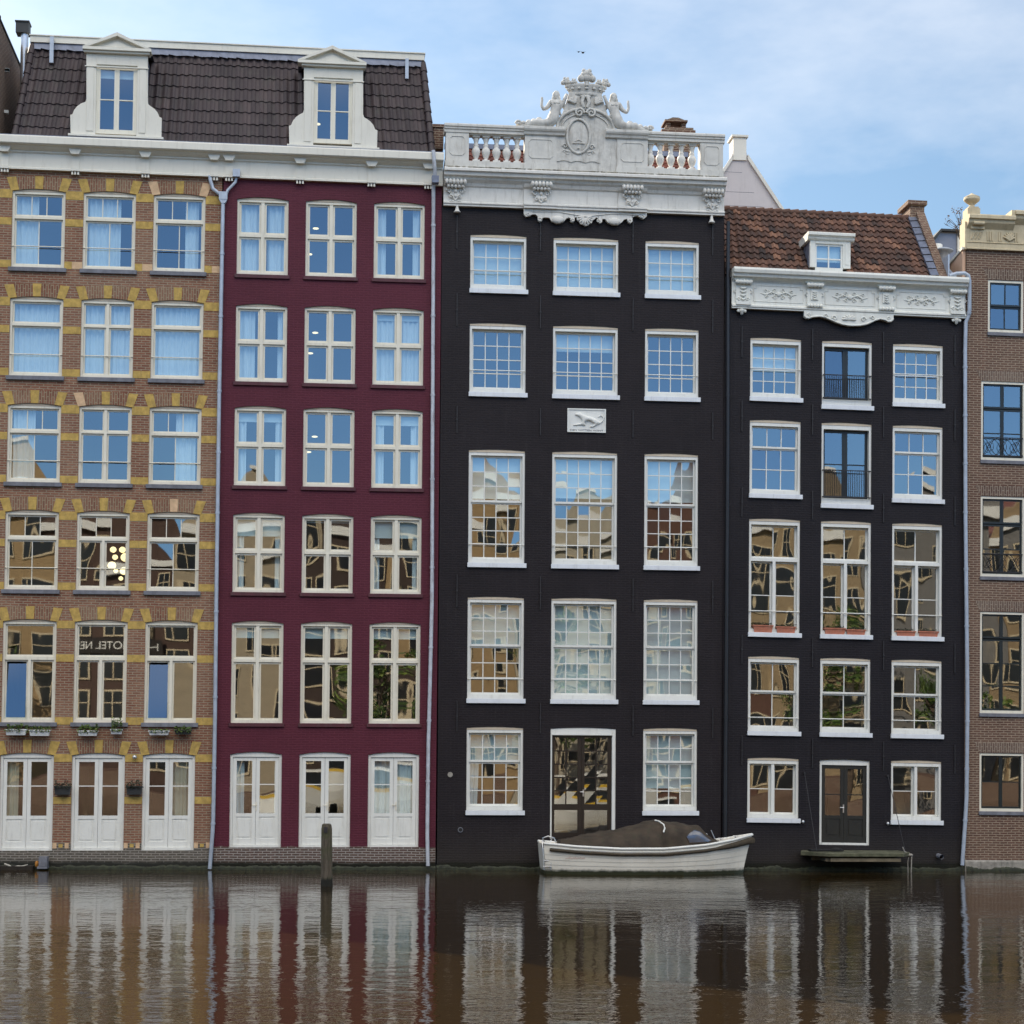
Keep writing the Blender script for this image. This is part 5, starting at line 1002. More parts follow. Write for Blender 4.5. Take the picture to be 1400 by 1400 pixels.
m = MB(); a, c = qg(1002, 210), qg(1020, 186); m.box(a[0], c[0], Yg-.05, Yg+.5, a[1]-.2, c[1]-.06); m.box(a[0]-.05, c[0]+.05, Yg-.1, Yg+.55, c[1]-.06, c[1]); m.build('chimney', 'corn1', HB)
m = MB()
for zz in (235, 262, 281): m.box(qg(960, zz)[0], qg(1000+(zz-212)*.62, zz)[0], Yg-.004, Yg+.01, qg(1000, zz)[1]-.008, qg(1000, zz)[1])
m.build('stucco_joint', 'stone', HB)
m = MB(); m.add([(*qg(1078, 300)[:1], Yg+.3, qg(1078, 300)[1]), (qg(1011, 200)[0], Yg+.3, qg(1011, 212)[1]), (qg(1011, 200)[0], 12, qg(1011, 212)[1]), (qg(1078, 300)[0], 12, qg(1078, 300)[1]), (qg(940, 300)[0], Yg+.3, qg(940, 300)[1]), (qg(940, 300)[0], 12, qg(940, 300)[1])], [(0, 1, 2, 3), (1, 4, 5, 2)], 0, .4); m.build('roof', 'tile1', HB)
# ================================================================== things on and by the water
G0 = lambda x, y, Y: (at(0, x, y, Y)[0], Y, at(0, x, y, Y)[1])
# open motor boat under a dark canvas cover
BT = thing('motor_boat', 'white lapstrake motor boat under a dark brown canvas cover, moored below the glazed brown door', 'boat', (8.4, -1.0, 0))
YC = -1.0
def lerp_tab(t, tab):
    for (a, va), (c, vc) in zip(tab, tab[1:]):
        if t <= c: f = (t-a)/(c-a) if c > a else 0; f = max(0, min(1, f)); return va+(vc-va)*f
    return tab[-1][1]
XS0, XS1 = G0(743, 1180, -1.6)[0], G0(1028, 1150, -1.0)[0]
LB = XS1-XS0
beam = [(0, .66), (.12, .80), (.35, .92), (.6, .90), (.78, .70), (.9, .40), (.97, .15), (1, .03)]
wl = [(0, .50), (.15, .68), (.4, .80), (.65, .70), (.8, .44), (.92, .16), (1, .02)]
shz = [(0, .73), (.15, .655), (.35, .605), (.55, .61), (.75, .70), (.9, .83), (1, .95)]
NS, NK = 40, 6
def hull_pt(t, side, k):
    """k 0 sheer .. NK waterline, then the bilge below"""
    B, W, S = lerp_tab(t, beam), lerp_tab(t, wl), lerp_tab(t, shz)
    xk = XS0+LB*(t-(.045*max(0, (t-.8)/.2)*(k/NK)**.8)) + (.06*(1-t)**6*(k/NK))
    f = min(k, NK)/NK; zz = S-(S+.05)*f; hb = B+(W-B)*(f**1.4)
    if k > NK: zz = -.25; hb = W*.5
    return (xk, YC+side*hb, zz)
m = MB()
for side in (-1, 1):
    for j in range(NS):
        for k in range(NK+1):
            t0, t1 = j/NS, (j+1)/NS; a, b_, c, d = hull_pt(t0, side, k), hull_pt(t1, side, k), hull_pt(t1, side, k+1), hull_pt(t0, side, k+1)
            lap = .009 if 0 < k <= NK else 0                          # each strake stands proud of the one below
            m.add([(a[0], a[1]-side*.0, a[2]), (b_[0], b_[1], b_[2]), (c[0], c[1]+side*lap, c[2]), (d[0], d[1]+side*lap, d[2])], [(0, 1, 2, 3)], 0)
            if k < NK: m.add([(c[0], c[1]+side*lap, c[2]), (d[0], d[1]+side*lap, d[2]), (d[0], d[1], d[2]), (c[0], c[1], c[2])], [(0, 1, 2, 3)], 0)
tr = [hull_pt(0, -1, k) for k in range(NK+2)]+[hull_pt(0, 1, k) for k in range(NK+1, -1, -1)]; m.add(tr, [list(range(len(tr)))], 0)
for j in range(NS):                                                   # side decks and gunwale
    t0, t1 = j/NS, (j+1)/NS
    for side in (-1, 1):
        a, b_ = hull_pt(t0, side, 0), hull_pt(t1, side, 0); w0_, w1_ = (.16 if t < .8 else .6 for t in (t0, t1))
        ia, ib = (a[0], YC+(a[1]-YC)*(1-w0_), a[2]+.03), (b_[0], YC+(b_[1]-YC)*(1-w1_), b_[2]+.03)
        m.quad(a, b_, ib, ia); m.quad(ia, ib, (ib[0], YC, ib[2]+(.03 if t1 > .8 else -.12)), (ia[0], YC, ia[2]+(.03 if t0 > .8 else -.12)))
HULLM, nt, p = mat('white_gelcoat'); v = objvec(nt); s = N(nt, 'ShaderNodeSeparateXYZ'); nt.links.new(v, s.inputs[0])
d = noi(nt, objvec(nt, (2.5, 2.5, 1.2)), 2.2, 6, .7); zl = ramp(nt, math_(nt, 'ADD', s.outputs[2], math_(nt, 'MULTIPLY', d, .12)), [(.09, 1), (.17, 0)])
c = mix(nt, ramp(nt, d, [(.5, 0), (.8, .4)]), (.80, .76, .66), (.50, .42, .28)); c = mix(nt, zl, c, (.035, .04, .02)); nt.links.new(c, p.inputs['Base Color']); inp(p, Roughness=.35)
HL = m.build('hull', HULLM, BT)
m = MB(); pts = [hull_pt(j/NS, -1, 0) for j in range(NS+1)]+[hull_pt(1-j/NS, 1, 0) for j in range(NS+1)]
m.tube([(x, YC+(y-YC)*1.0, z+.02) for x, y, z in pts], .035, 6); m.tube([tuple(hull_pt(j/NS, -1, .55)) for j in range(1, NS+1)], .012, 5)
m.build('gunwale', 'white', BT)
m = MB(); pts = [hull_pt(j/NS, -1, .95) for j in range(1, NS+1)]+[hull_pt(1-j/NS, 1, .95) for j in range(NS)]
pp = []; rr = []
for i, (x, y, z) in enumerate(pts):
    t = (x-XS0)/LB; sd = 1 if y > YC else -1; zz = lerp_tab(t, shz)-.125+.02*max(0, t-.7); pp.append((x+(.05 if t > .97 else 0), y+sd*.03, zz)); rr.append(.04+.055*max(0, (t-.8)/.2)**.7)
m.tube(pp, rr, 8); m.build('rope_fender', plain('weathered_rubber', (.055, .042, .026), .9, .35, 14, bmp=.8, bs=60), BT)
# canvas cover
CM = plain('canvas_cover', (.048, .034, .022), .85, .4, 3.5, dirt=((.035, .045, .02), .7), bmp=.35, bs=18)
ctop = [G0(x, y, YC) for x, y in ((764, 1150), (790, 1144), (830, 1137), (860, 1130.5), (882, 1125), (896, 1122), (912, 1123.5), (932, 1126), (951, 1128.5), (960, 1138), (970, 1147), (979, 1154))]
m = MB(); rows = []; rnd = random.Random(12); nT = 110; nA = 44
for i in range(nT+1):
    f = i/nT; x = ctop[0][0]+(ctop[-1][0]-ctop[0][0])*f; zt_ = lerp_tab(x, [(p_[0], p_[2]) for p_ in ctop]); t = (x-XS0)/LB; zs = lerp_tab(t, shz)+.03; hb = lerp_tab(t, beam)*.93
    if f < .06: hb *= .7+.3*f/.06
    row = []
    for k in range(nA+1):
        an = math.pi*k/nA; cy_ = -math.cos(an); e = .62 if f > .62 else .85; yy = YC+hb*(abs(cy_)**e)*(1 if cy_ > 0 else -1); h = math.sin(an)**(.55 if f > .62 else .9)
        wr = .03*noise.noise(Vector((x*5.5+2.2*h*3, k*.22, 3)))+.035*noise.noise(Vector((x*1.6-h*2.5, k*.1, 9)))
        fold = .024*abs(math.sin(x*9+k*.22+2*noise.noise(Vector((x*2, k*.1, 1)))))*(1 if f < .62 else .5)+.02*max(0, 1-abs(k-nA*.25-(f-.5)*8)/3)*(f > .25)
        row.append((x, yy-fold*.8*math.sin(an), zs-.06*(1-h)+(max(zt_-zs, .02))*h+(wr*1.2+fold)*math.sin(an)))
    rows.append(row)
vs = [p_ for r_ in rows for p_ in r_]; n = nA+1
m.add(vs, [(i*n+k, i*n+k+1, (i+1)*n+k+1, (i+1)*n+k) for i in range(nT) for k in range(nA)], 0, None, True); m.add(rows[0], [list(range(n))]); m.add(rows[-1], [list(range(n))])
CV = m.build('canvas_cover', CM, BT)
def cov_y(x, z):
    t = (x-XS0)/LB; return YC-lerp_tab(t, beam)*.93
wv = [G0(x, y, YC-.62) for x, y in ((937, 1144), (949.5, 1134), (957, 1137), (972, 1149), (964, 1151.5), (941, 1152))]
m = MB(); pl = [(x, z) for x, _, z in wv]
def canvas_y(x, z, off=.02):                                          # hug the side of the canvas
    r_ = min(rows, key=lambda q: abs(q[0][0]-x)); h_ = [p_ for p_ in r_ if p_[1] <= YC+.001]
    for a_, c_ in zip(h_, h_[1:]):
        if a_[2] <= z <= c_[2]: return a_[1]+(c_[1]-a_[1])*(z-a_[2])/max(1e-6, c_[2]-a_[2])-off
    return (h_[0][1] if z < h_[0][2] else h_[-1][1]-.3)-off
def inpoly(x, z):
    c_ = False
    for (xa_, za_), (xb_, zb_) in zip(pl, pl[1:]+pl[:1]):
        if (za_ > z) != (zb_ > z) and x < (xb_-xa_)*(z-za_)/(zb_-za_)+xa_: c_ = not c_
    return c_
for i in range(nT):
    for k in range(nA//2):
        q4 = [rows[i][k], rows[i][k+1], rows[i+1][k+1], rows[i+1][k]]; cx_, cz_ = sum(v_[0] for v_ in q4)/4, sum(v_[2] for v_ in q4)/4
        if inpoly(cx_, cz_): m.add([(v_[0], v_[1]-.008, v_[2]+.006) for v_ in q4], [(0, 1, 2, 3)], 0, None, True)
m.build('canvas_window', plain('clear_vinyl', (.07, .085, .12), .12, .15, 4, spec=.9), CV)
m = MB(); pl2 = pl+[pl[0]]; m.tube([(x, canvas_y(x, z, .004), z) for x, z in pl2], .012, 5); m.build('window_edging', CM, CV)
m = MB(); m.tube([(lambda q: (q[0], canvas_y(q[0], q[2], .02), q[2]))(G0(x, y, YC-.3)) for x, y in ((896, 1121.8), (901, 1123), (904, 1127), (904.5, 1131), (902, 1137))], .022, 6); m.build('hoop', 'white', BT)
m = MB()
for dx in (0, .26): x, y, z = G0(744.5, 1150, -1.55); m.tube([(x-.03+dx*.9, -1.45, .86), (x-.06+dx*.8, -1.58, .80), (x-.04+dx*.8, -1.62, .5), (x-.02+dx*.7, -1.60, .08)], .016, 6)
for k in range(4): z = .16+.15*k; x = G0(744.5, 1150, -1.55)[0]; m.tube([(x-.04, -1.61, z), (x+.18, -1.61, z)], .014, 6)
m.tube([(XS0+.05, YC-.5, .76), (XS0-.02, YC-.55, .88), (XS0+.12, YC-.55, .93), (XS0+.28, YC-.5, .88), (XS0+.34, YC-.45, .76)], .018, 6); m.build('boarding_ladder', 'steel', BT)
m = MB()
for px in (985, 1005): x = G0(px, 1150, -1.1)[0]; z = lerp_tab((x-XS0)/LB, shz); m.tube([(x, -1.15, z+.02), (x, -1.15, z+.09)], .018, 6); m.tube([(x-.07, -1.15, z+.09), (x+.07, -1.15, z+.09)], .014, 6)
a, c = G0(972, 1135, -.9), G0(980, 1148, -.9); m.tube([(a[0], -.9, a[2]), (c[0], -.9, c[2]-.1)], .014, 6); a = G0(965, 1141, -.9); m.ball(a, .05, .04, .04); m.build('deck_cleat', 'steel', BT)
m = MB(); a = G0(773, 1173, -1.72)
for i in range(11):
    x = a[0]+i*.045; t = (x-XS0)/LB; p_ = hull_pt(t, -1, 2); m.tube([(x, p_[1]-.016, a[2]-.012), (x+.018, p_[1]-.016, a[2]+.014*(i % 3)), (x+.036, p_[1]-.016, a[2]-.008)], .004, 4)
m.build('hull_marking', plain('faded_red', (.45, .16, .12), .5, .2, 5), HL)
# mooring post
MP = thing('mooring_post', 'weathered square wooden mooring post standing in the canal before the maroon house', 'post', (.15, -6, 0))
m = MB(); a, c = G0(438.8, 1130, -6), G0(454.3, 1130, -6); zt = G0(446, 1126, -6)[2]; xm = (a[0]+c[0])/2; r = (c[0]-a[0])/2
prof = [(-1, 1.12), (-.05, 1.12), (.0, 1.1), (.1, 1.07), (.5, 1.05), (zt-.12, 1.0), (zt-.02, .86), (zt, .6)]; n = 16; vs = []
for z, s in prof:
    for k in range(n):
        an = 2*math.pi*(k+.5)/n; q_ = 1/max(abs(math.cos(an)), abs(math.sin(an))); q_ = min(q_, 1.22); j = 1+.03*noise.noise(Vector((k*3.1, z*2, 0))); vs.append((xm-.0+r*s*j*q_*math.cos(an)*.95+(.012*(zt-z)), -6+r*s*j*q_*math.sin(an)*.95, z))
m.add(vs, [(i*n+k, i*n+(k+1) % n, (i+1)*n+(k+1) % n, (i+1)*n+k) for i in range(len(prof)-1) for k in range(n)]); m.add(vs[-n:], [list(range(n))])
PM, nt, p = mat('weathered_wood'); v = objvec(nt, (9, 9, .8)); w_ = noi(nt, v, 3, 6, .7); s = N(nt, 'ShaderNodeSeparateXYZ'); nt.links.new(objvec(nt), s.inputs[0])
c = ramp(nt, w_, [(.3, (.03, .024, .016)), (.55, (.10, .082, .06)), (.75, (.17, .14, .11))]); c = mix(nt, ramp(nt, noi(nt, objvec(nt), 3, 4), [(.45, 0), (.6, .55)]), c, (.05, .06, .02))
c = mix(nt, ramp(nt, math_(nt, 'ADD', s.outputs[2], math_(nt, 'MULTIPLY', w_, .12)), [(.16, 1), (.24, 0)]), c, (.009, .009, .006)); nt.links.new(c, p.inputs['Base Color']); inp(p, Roughness=.9); bump(nt, p, w_, 1., .03)
m.build('post', PM, MP); m = MB(); m.box(xm-.06, xm+.02, -6-r*1.12, -6-r*.98, zt-.2, zt-.07); m.build('iron_plate', 'iron', MP)
# algae fringe along every wall foot
AM = plain('algae', (.022, .026, .011), .7, .6, 9, bmp=.8, bs=30)
for H_, a_, c_ in ((H1, U0, -2.72), (H2, -2.715, 3.04), (H3, 3.06, 10.66), (H4, 10.68, 17.36), (H5, 17.38, 24.5)):
    m = MB(); n = int((c_-a_)/.04); vs = []
    for i in range(n+1):
        x = a_+(c_-a_)*i/n; t = .05+.075*(noise.noise(Vector((x*1.7, 0, 1)))+.6*noise.noise(Vector((x*7, 0, 2)))+.4*noise.noise(Vector((x*21, 0, 5)))); k = .02+.02*noise.noise(Vector((x*9, 4, 2))); y0 = -.06 if H_ is H5 else 0
        vs += [(x, y0-k-.015, -.15), (x, y0-k-.012, t*.3), (x, y0-k*.7-.008, t*.75), (x, y0+.01, max(t, .01)+.02)]
    m.add(vs, [(i*4+j, i*4+4+j, i*4+5+j, i*4+1+j) for i in range(n) for j in range(3)]); m.build('algae_fringe', AM, H_)
# landing stage
LS = thing('landing_stage', 'mossy wooden landing stage on thin cables under the dark door of the lower black house', 'landing', (14.3, 0, 0))
WM = plain('mossy_planks', (.09, .09, .055), .95, .5, 5, dirt=((.035, .05, .015), .9), bmp=.6, bs=25)
tl, tr_ = G0(1096, 1160, -.02), G0(1243, 1166, -.35); m = MB(); zt = .52
m.add([(12.85, -.02, zt), (15.5, -.02, zt), (15.7, -.45, zt-.03), (15.35, -.95, zt-.04), (13.35, -.95, zt-.04), (12.75, -.3, zt-.02)]+[(x, y, zt-.13) for x, y in ((12.85, -.02), (15.5, -.02), (15.7, -.45), (15.35, -.95), (13.35, -.95), (12.75, -.3))], [(0, 1, 2, 3, 4, 5), (11, 10, 9, 8, 7, 6)]+[(i, i+6, (i+1) % 6+6, (i+1) % 6) for i in range(6)])
m.build('deck', WM, LS, bevel=.01); m = MB(); m.box(13.4, 15.3, -.9, -.8, zt-.26, zt-.172); m.box(13.1, 15.4, -.2, -.02, zt-.26, zt-.14)
for x in (13.3, 15.2): m.box(x, x+.1, -.79, -.21, zt-.26, zt-.175)
m.build('support_beam', plain('pale_edge_wood', (.16, .13, .085), .9, .3, 6, dirt=((.04, .045, .02), .6)), LS)
m = MB(); m.box(13.0, 13.9, -.4, -.08, zt, zt+.03); m.ball((13.75, -.2, zt+.03), .16, .12, .05); m.build('tread_mat', 'black', LS)
for (x0_, y0_, x1_, y1_, yy) in ((1100, 1057, 1116.5, 1163, -.75), (1214, 1061, 1238, 1166, -.5)):
    a, c = G0(x0_, y0_, -.03), G0(x1_, y1_, yy); m = MB(); m.tube([a, c], .009, 5); m.tube([(a[0], 0, a[2]), (a[0], -.05, a[2])], .03, 6); m.build('cable', 'iron', LS)
RP = MB(); a, c = G0(1234, 1158, -.5), G0(1243, 1168, -.5); RP.tube([a, (a[0]+.05, -.5, a[2]-.12), c, (c[0]+.06, -.52, c[2]-.03), (c[0]+.05, -.52, .02), (c[0]+.04, -.52, -.1)], .018, 6); RP.tube([c, (c[0]-.04, -.5, .25), (c[0]-.03, -.5, -.1)], .016, 6); RP.ball((c[0]+.02, -.5, c[2]-.02), .09, .07, .045)
tag(RP.build('mooring_rope', plain('pale_rope', (.28, .26, .23), .9, .2, 20)), 'pale rope knotted at the corner of the mossy landing stage and trailing in the water', 'rope')
# window boxes
def planter(px0, px1, py0, py1, b, Y, box, label, cat, group, plant, size, seed, drain=False, leafm='leaf', taper=.1, n=150, h=.12, trail=0):
    (x0, z0), (x1, z1) = at(b, px0, py1, Y), at(b, px1, py0, Y); X_, Z_ = warp(b, (x0+x1)/2, z0); t = thing('window_box', label, cat, (X_, Y, Z_), group)
    m = MB(); d = .17; k = (x1-x0)*taper*.5
    m.add([(x0+k, Y+.02, z0), (x1-k, Y+.02, z0), (x1-k, Y+d-.02, z0), (x0+k, Y+d-.02, z0), (x0, Y, z1), (x1, Y, z1), (x1, Y+d, z1), (x0, Y+d, z1)], [(0, 1, 5, 4), (1, 2, 6, 5), (2, 3, 7, 6), (3, 0, 4, 7), (3, 2, 1, 0)])
    for (a, c, e, f) in ((x0-.012, x1+.012, Y-.012, Y+.012), (x0-.012, x1+.012, Y+d-.012, Y+d+.012), (x0-.012, x0+.012, Y+.012, Y+d-.012), (x1-.012, x1+.012, Y+.012, Y+d-.012)): m.box(a, c, e, f, z1-.03, z1+.004)
    m.build('trough', box, t, b); m = MB(); m.quad((x0+.012, Y+.012, z1-.015), (x1-.012, Y+.012, z1-.015), (x1-.012, Y+d-.012, z1-.015), (x0+.012, Y+d-.012, z1-.015)); m.build('soil', 'soil', t, b)
    rnd = random.Random(seed); lf = MB(); st = MB()
    for i in range(plant):
        x = x0+(x1-x0)*(i+.5+rnd.uniform(-.3, .3))/plant; hh = h*rnd.uniform(.5, 1.3); y = Y+d/2+rnd.uniform(-.06, .06); st.tube([(x, y, z1-.02), (x+rnd.uniform(-.04, .04), y, z1+hh)], [.005, .003], 4)
        leaves(lf, (x, y, z1+hh*.6), ((x1-x0)/plant*.7, .08, hh*.55), n//plant, size, 0, rnd)
        for _ in range(trail): leaves(lf, (x+rnd.uniform(-.05, .05), Y-.03, z1-.02), (.04, .02, .06), 4, size, 0, rnd)
    st.build('stem', 'bark', t, b); lf.build('foliage', leafm, t, b); return t
for i, (a, c, t0, t1, lab, dk, hh, nn) in enumerate(((7, 36, 997, 1005, 'white window box full of green leaves, leftmost on the striped brick house', 0, .13, 260), (39.5, 67.7, 998, 1006, 'white window box with pale flowers, second from the left edge', 0, .09, 160),
        (106, 133, 999, 1006, 'white window box of bushy green plants, middle bay of the striped brick house', 0, .15, 300), (151, 166.6, 997, 1003.7, 'short white window box with a tall leggy plant beside the bushy one', 0, .24, 220),
        (203, 231, 999, 1005, 'white window box of low faded plants, right bay of the striped brick house', 0, .05, 120), (238.6, 261.4, 998, 1004, 'dark window box with yellow green leaves, nearest the downpipe', 1, .09, 200))):
    planter(a, c, t0, t1, 1, -.25, 'plastic_d' if dk else 'plastic_w', lab, 'window box', 'window boxes on the striped brick house', 7, .026, 20+i, h=hh, n=nn, trail=2)
for i, (a, c, lab) in enumerate(((74, 96, 'dark wall planter between the left and middle white doors of the striped house'), (172.5, 194, 'dark wall planter between the middle and right white doors of the striped house'))):
    planter(a, c, 1075, 1086.5, 1, -.19, 'plastic_d', lab, 'wall planter', 'dark planters between the white doors', 5, .024, 40+i, leafm='leaf_dark', h=.13, n=130, trail=3)
tb = (((1030, 1057, 855, 865), (1061.5, 1088, 857, 866.5)), ((1127.5, 1156, 859, 869), (1157.5, 1183.5, 861, 870)), ((1226, 1252, 863, 871.5), (1256.5, 1283, 863.5, 872.5)))
wn = ('left', 'middle', 'right')
for i, pr in enumerate(tb):
    for j, (a, c, t0, t1) in enumerate(pr):
        planter(a, c, t0, t1, 4, -.02 if 0 else -.03, 'terracotta', 'terracotta trough, %s one of the pair on the %s sill of the lower black house' % (('left', 'right')[j], wn[i]), 'terracotta trough', 'terracotta troughs on the sills of the lower black house', 5, .02, 60+i*2+j, leafm='leaf_dark', taper=.14, n=110, h=.07)
# driftwood and debris caught on the ledge
m = MB(); rnd = random.Random(8)
for (x0_, y0_, x1_, y1_) in ((6, 1181, 20, 1188), (20, 1190, 38, 1182), (22, 1186, 30, 1190), (14, 1187, 34, 1184)):
    a, c = G0(x0_, y0_, -.3), G0(x1_, y1_, -.25); m.tube([a, ((a[0]+c[0])/2, -.32, (a[2]+c[2])/2+.02), c], [.02, .025, .01], 5)
tag(m.build('driftwood', plain('bleached_wood', (.45, .42, .36), .9, .2, 9)), 'bleached branches caught on the stone ledge at the lower left corner', 'driftwood')
m = MB(); a = G0(50.5, 1183, -.2); m.lathe(a[0], -.2, [(.03, a[2]-.04), (.055, a[2]), (.05, a[2]+.08), (.02, a[2]+.11)], 10); tag(m.build('orange_float', plain('faded_orange', (.42, .17, .02), .6, .2, 9)), 'small faded orange float lying on the ledge beside the driftwood', 'float')
m = MB(); a, c = G0(53, 1188, -.3), G0(66, 1174, -.1); m.box(a[0], c[0], -.34, -.02, .06, .30); m.box(a[0]-.03, c[0]+.01, -.4, -.0, .0, .055); tag(m.build('stone_block', 'stone'), 'dark stone block at the water line beside the orange float', 'stone block')
# two birds in the sky
for i, (px, py, s, lab) in enumerate(((797, 72, .10, 'small dark bird flying just above the crown, the right one of two'), (791, 71, .07, 'tiny dark bird flying above the crown, the left one of two'))):
    m = MB(); x, y, z = G0(px, py, 8); m.ball((x, y, z), s*.45, s*.6, s*.22, 0, 8, 6); m.add([(x, y-.3*s, z), (x+s, y, z+s*.5), (x, y+.3*s, z+.05*s), (x-s, y, z+s*.5)], [(0, 1, 2), (0, 2, 3)]); m.add([(x, y-.3*s, z-.02), (x+s, y, z+s*.48), (x, y+.3*s, z+.03*s), (x-s, y, z+s*.48)], [(0, 1, 2), (0, 2, 3)])
    tag(m.build('bird', 'black'), lab, 'bird', 'birds above the crown')
# ---------------------------------------------------------------- water
WT, nt, p = mat('canal_water'); tc = N(nt, 'ShaderNodeTexCoord')
def wn_(scale, det, sx, sy, rot=0):
    mp = N(nt, 'ShaderNodeMapping'); mp.inputs['Scale'].default_value = (sx, sy, 1); mp.inputs['Rotation'].default_value = (0, 0, rot); nt.links.new(tc.outputs['Object'], mp.inputs[0]); return noi(nt, mp.outputs[0], scale, det, .5)
h = math_(nt, 'ADD', math_(nt, 'ADD', math_(nt, 'MULTIPLY', wn_(2.2, 2, .8, 1.1, .2), .5), math_(nt, 'MULTIPLY', wn_(.45, 2, .7, 1.2, .1), .7)), math_(nt, 'ADD', math_(nt, 'MULTIPLY', wn_(6.5, 2, .8, 1.2, -.3), .24), math_(nt, 'MULTIPLY', wn_(16, 2, .8, 1.2, .5), .045)))
h = math_(nt, 'MULTIPLY', h, ramp(nt, wn_(.16, 2, .5, 1.4, .3), [(.35, .45), (.65, 1.25)]))
b_ = N(nt, 'ShaderNodeBump'); inp(b_, Strength=1., Distance=.018); nt.links.new(h, b_.inputs['Height']); nt.links.new(b_.outputs[0], p.inputs['Normal'])
p.inputs['Base Color'].default_value = (.026, .0155, .0045, 1); inp(p, Roughness=.03, IOR=1.33)
m = MB(); m.quad((-400, -600, -.04), (400, -600, -.04), (400, .35, -.04), (-400, .35, -.04)); w = m.build('water', WT); tag(w, kind='structure')
m = MB(); m.quad((-400, -600, -2.2), (400, -600, -2.2), (400, 400, -2.2), (-400, 400, -2.2)); tag(m.build('canal_bed', 'soil'), kind='structure')
m = MB(); m.box(-60, 90, .42, 200, -2, .3); tag(m.build('ground', 'stone'), kind='structure')
# ================================================================== the far quay behind the camera (seen in the window panes)
m = MB(); m.box(-90, 120, -90, -53.4, -2.1, 1.25); tag(m.build('far_quay', 'brick5'), kind='structure')
hs = [('cream', (.66, .57, .42), 15.6), ('brown', (.10, .06, .045), 14.2), ('golden', (.60, .42, .21), 16.8), ('umber', (.13, .075, .055), 13.8), ('sand', (.60, .50, .34), 15.2), ('dark brick', (.08, .05, .04), 14.6),
      ('ochre', (.58, .40, .2), 16.2), ('ivory', (.68, .62, .48), 13.9), ('russet', (.20, .10, .07), 15.8), ('buff', (.56, .42, .24), 14.5), ('grey', (.30, .29, .27), 16.0), ('tan', (.50, .36, .2), 14.8), ('chestnut', (.13, .075, .055), 15.2)]
x = -34.; rnd = random.Random(31)
wf = MB(); wf.box(-.6, .6, -.02, .06, 0, 2.0); wf.box(-.5, .5, .06, .065, .1, 1.9, 1); wf.box(-.03, .03, .065, .1, .1, 1.9); wf.box(-.5, -.03, .065, .1, 1.2, 1.26); wf.box(.03, .5, .065, .1, 1.2, 1.26)
FM = plain('far_dark_glass', (.02, .022, .025), .15, .2, 1); WF0 = None
for i, (nm, colr, ht) in enumerate(hs):
    ht += 2.7 if 5 < x < 26 else 1.6; wd = rnd.uniform(6, 8.2); t = thing('far_house', 'sunlit %s gabled house across the canal, mirrored in the window panes' % nm, 'house', (x+wd/2, -60, 1.25), 'houses on the far quay')
    mw = plain('far_'+nm.replace(' ', '_'), tuple(v*.55 for v in colr), .85, .12, 3, dirt=((.2, .15, .1), .3)); m = MB(); m.box(x+.03, x+wd-.03, -70, -60, 0, ht, 0)
    m.prism([(x+.2, ht+.001), (x+wd-.2, ht+.001), (x+wd*.7, ht+1.8), (x+wd*.62, ht+2.6), (x+wd*.38, ht+2.6), (x+wd*.3, ht+1.8)], -60.3, -60.02, 0); m.build('wall', mw, t)
    m = MB(); m.box(x, x+wd, -60, -59.7, ht-.5, ht); m.box(x+wd*.36, x+wd*.64, -60, -59.8, ht+2.5, ht+2.75); m.build('cornice', 'white', t)
    m = MB(); m.add([(x+.1, -60.3, ht), (x+wd-.1, -60.3, ht), (x+wd-.1, -70, ht), (x+.1, -70, ht), (x+wd/2, -60.3, ht+2.5), (x+wd/2, -70, ht+2.5)], [(0, 1, 4), (1, 2, 5, 4), (3, 0, 4, 5), (2, 3, 5)], 0, .5); m.build('roof', 'redtile', t)
    n = 4 if i % 2 else 3; rows_ = 5; 
    for r_ in range(rows_):
        for k in range(n):
            if WF0 is None: WF0 = wf.build('window', ['stucco_cream', FM], t); o = WF0
            else: o = WF0.copy(); COL.objects.link(o); o.parent = t
            o.location = (x+wd*(k+.5)/n-(x+wd/2), 0, -1.25+1.6+(ht-3)*r_/rows_*1.0+.9); o.matrix_parent_inverse.identity()
            o.location = (x+wd*(k+.5)/n-(x+wd/2), 0.02, .9+(ht-2.6)*r_/rows_)
    x += wd
WF0.data.transform(Matrix.Translation(Vector(hs and (0, 0, 0))))
wf_me = WF0.data
top0 = WF0.parent['org']
for v_ in wf_me.vertices: v_.co += Vector(top0)
# the name of the lodging in white letters on the far brown wall
tx = thing('hotel_sign', 'white capital letters on the far brown facade, mirrored in the striped house', 'sign', (-12.2, -59.6, 9))
m = MB(); m.box(-14.35, -10.95, -59.75, -59.65, 8.8, 9.75); m.build('sign_board', 'browndoor', tx); text_mesh('HOTEL NES', .66, -12.65, -59.62, 9.06, tx, 'white', 'lettering', .02, 0, -1, 3.0)
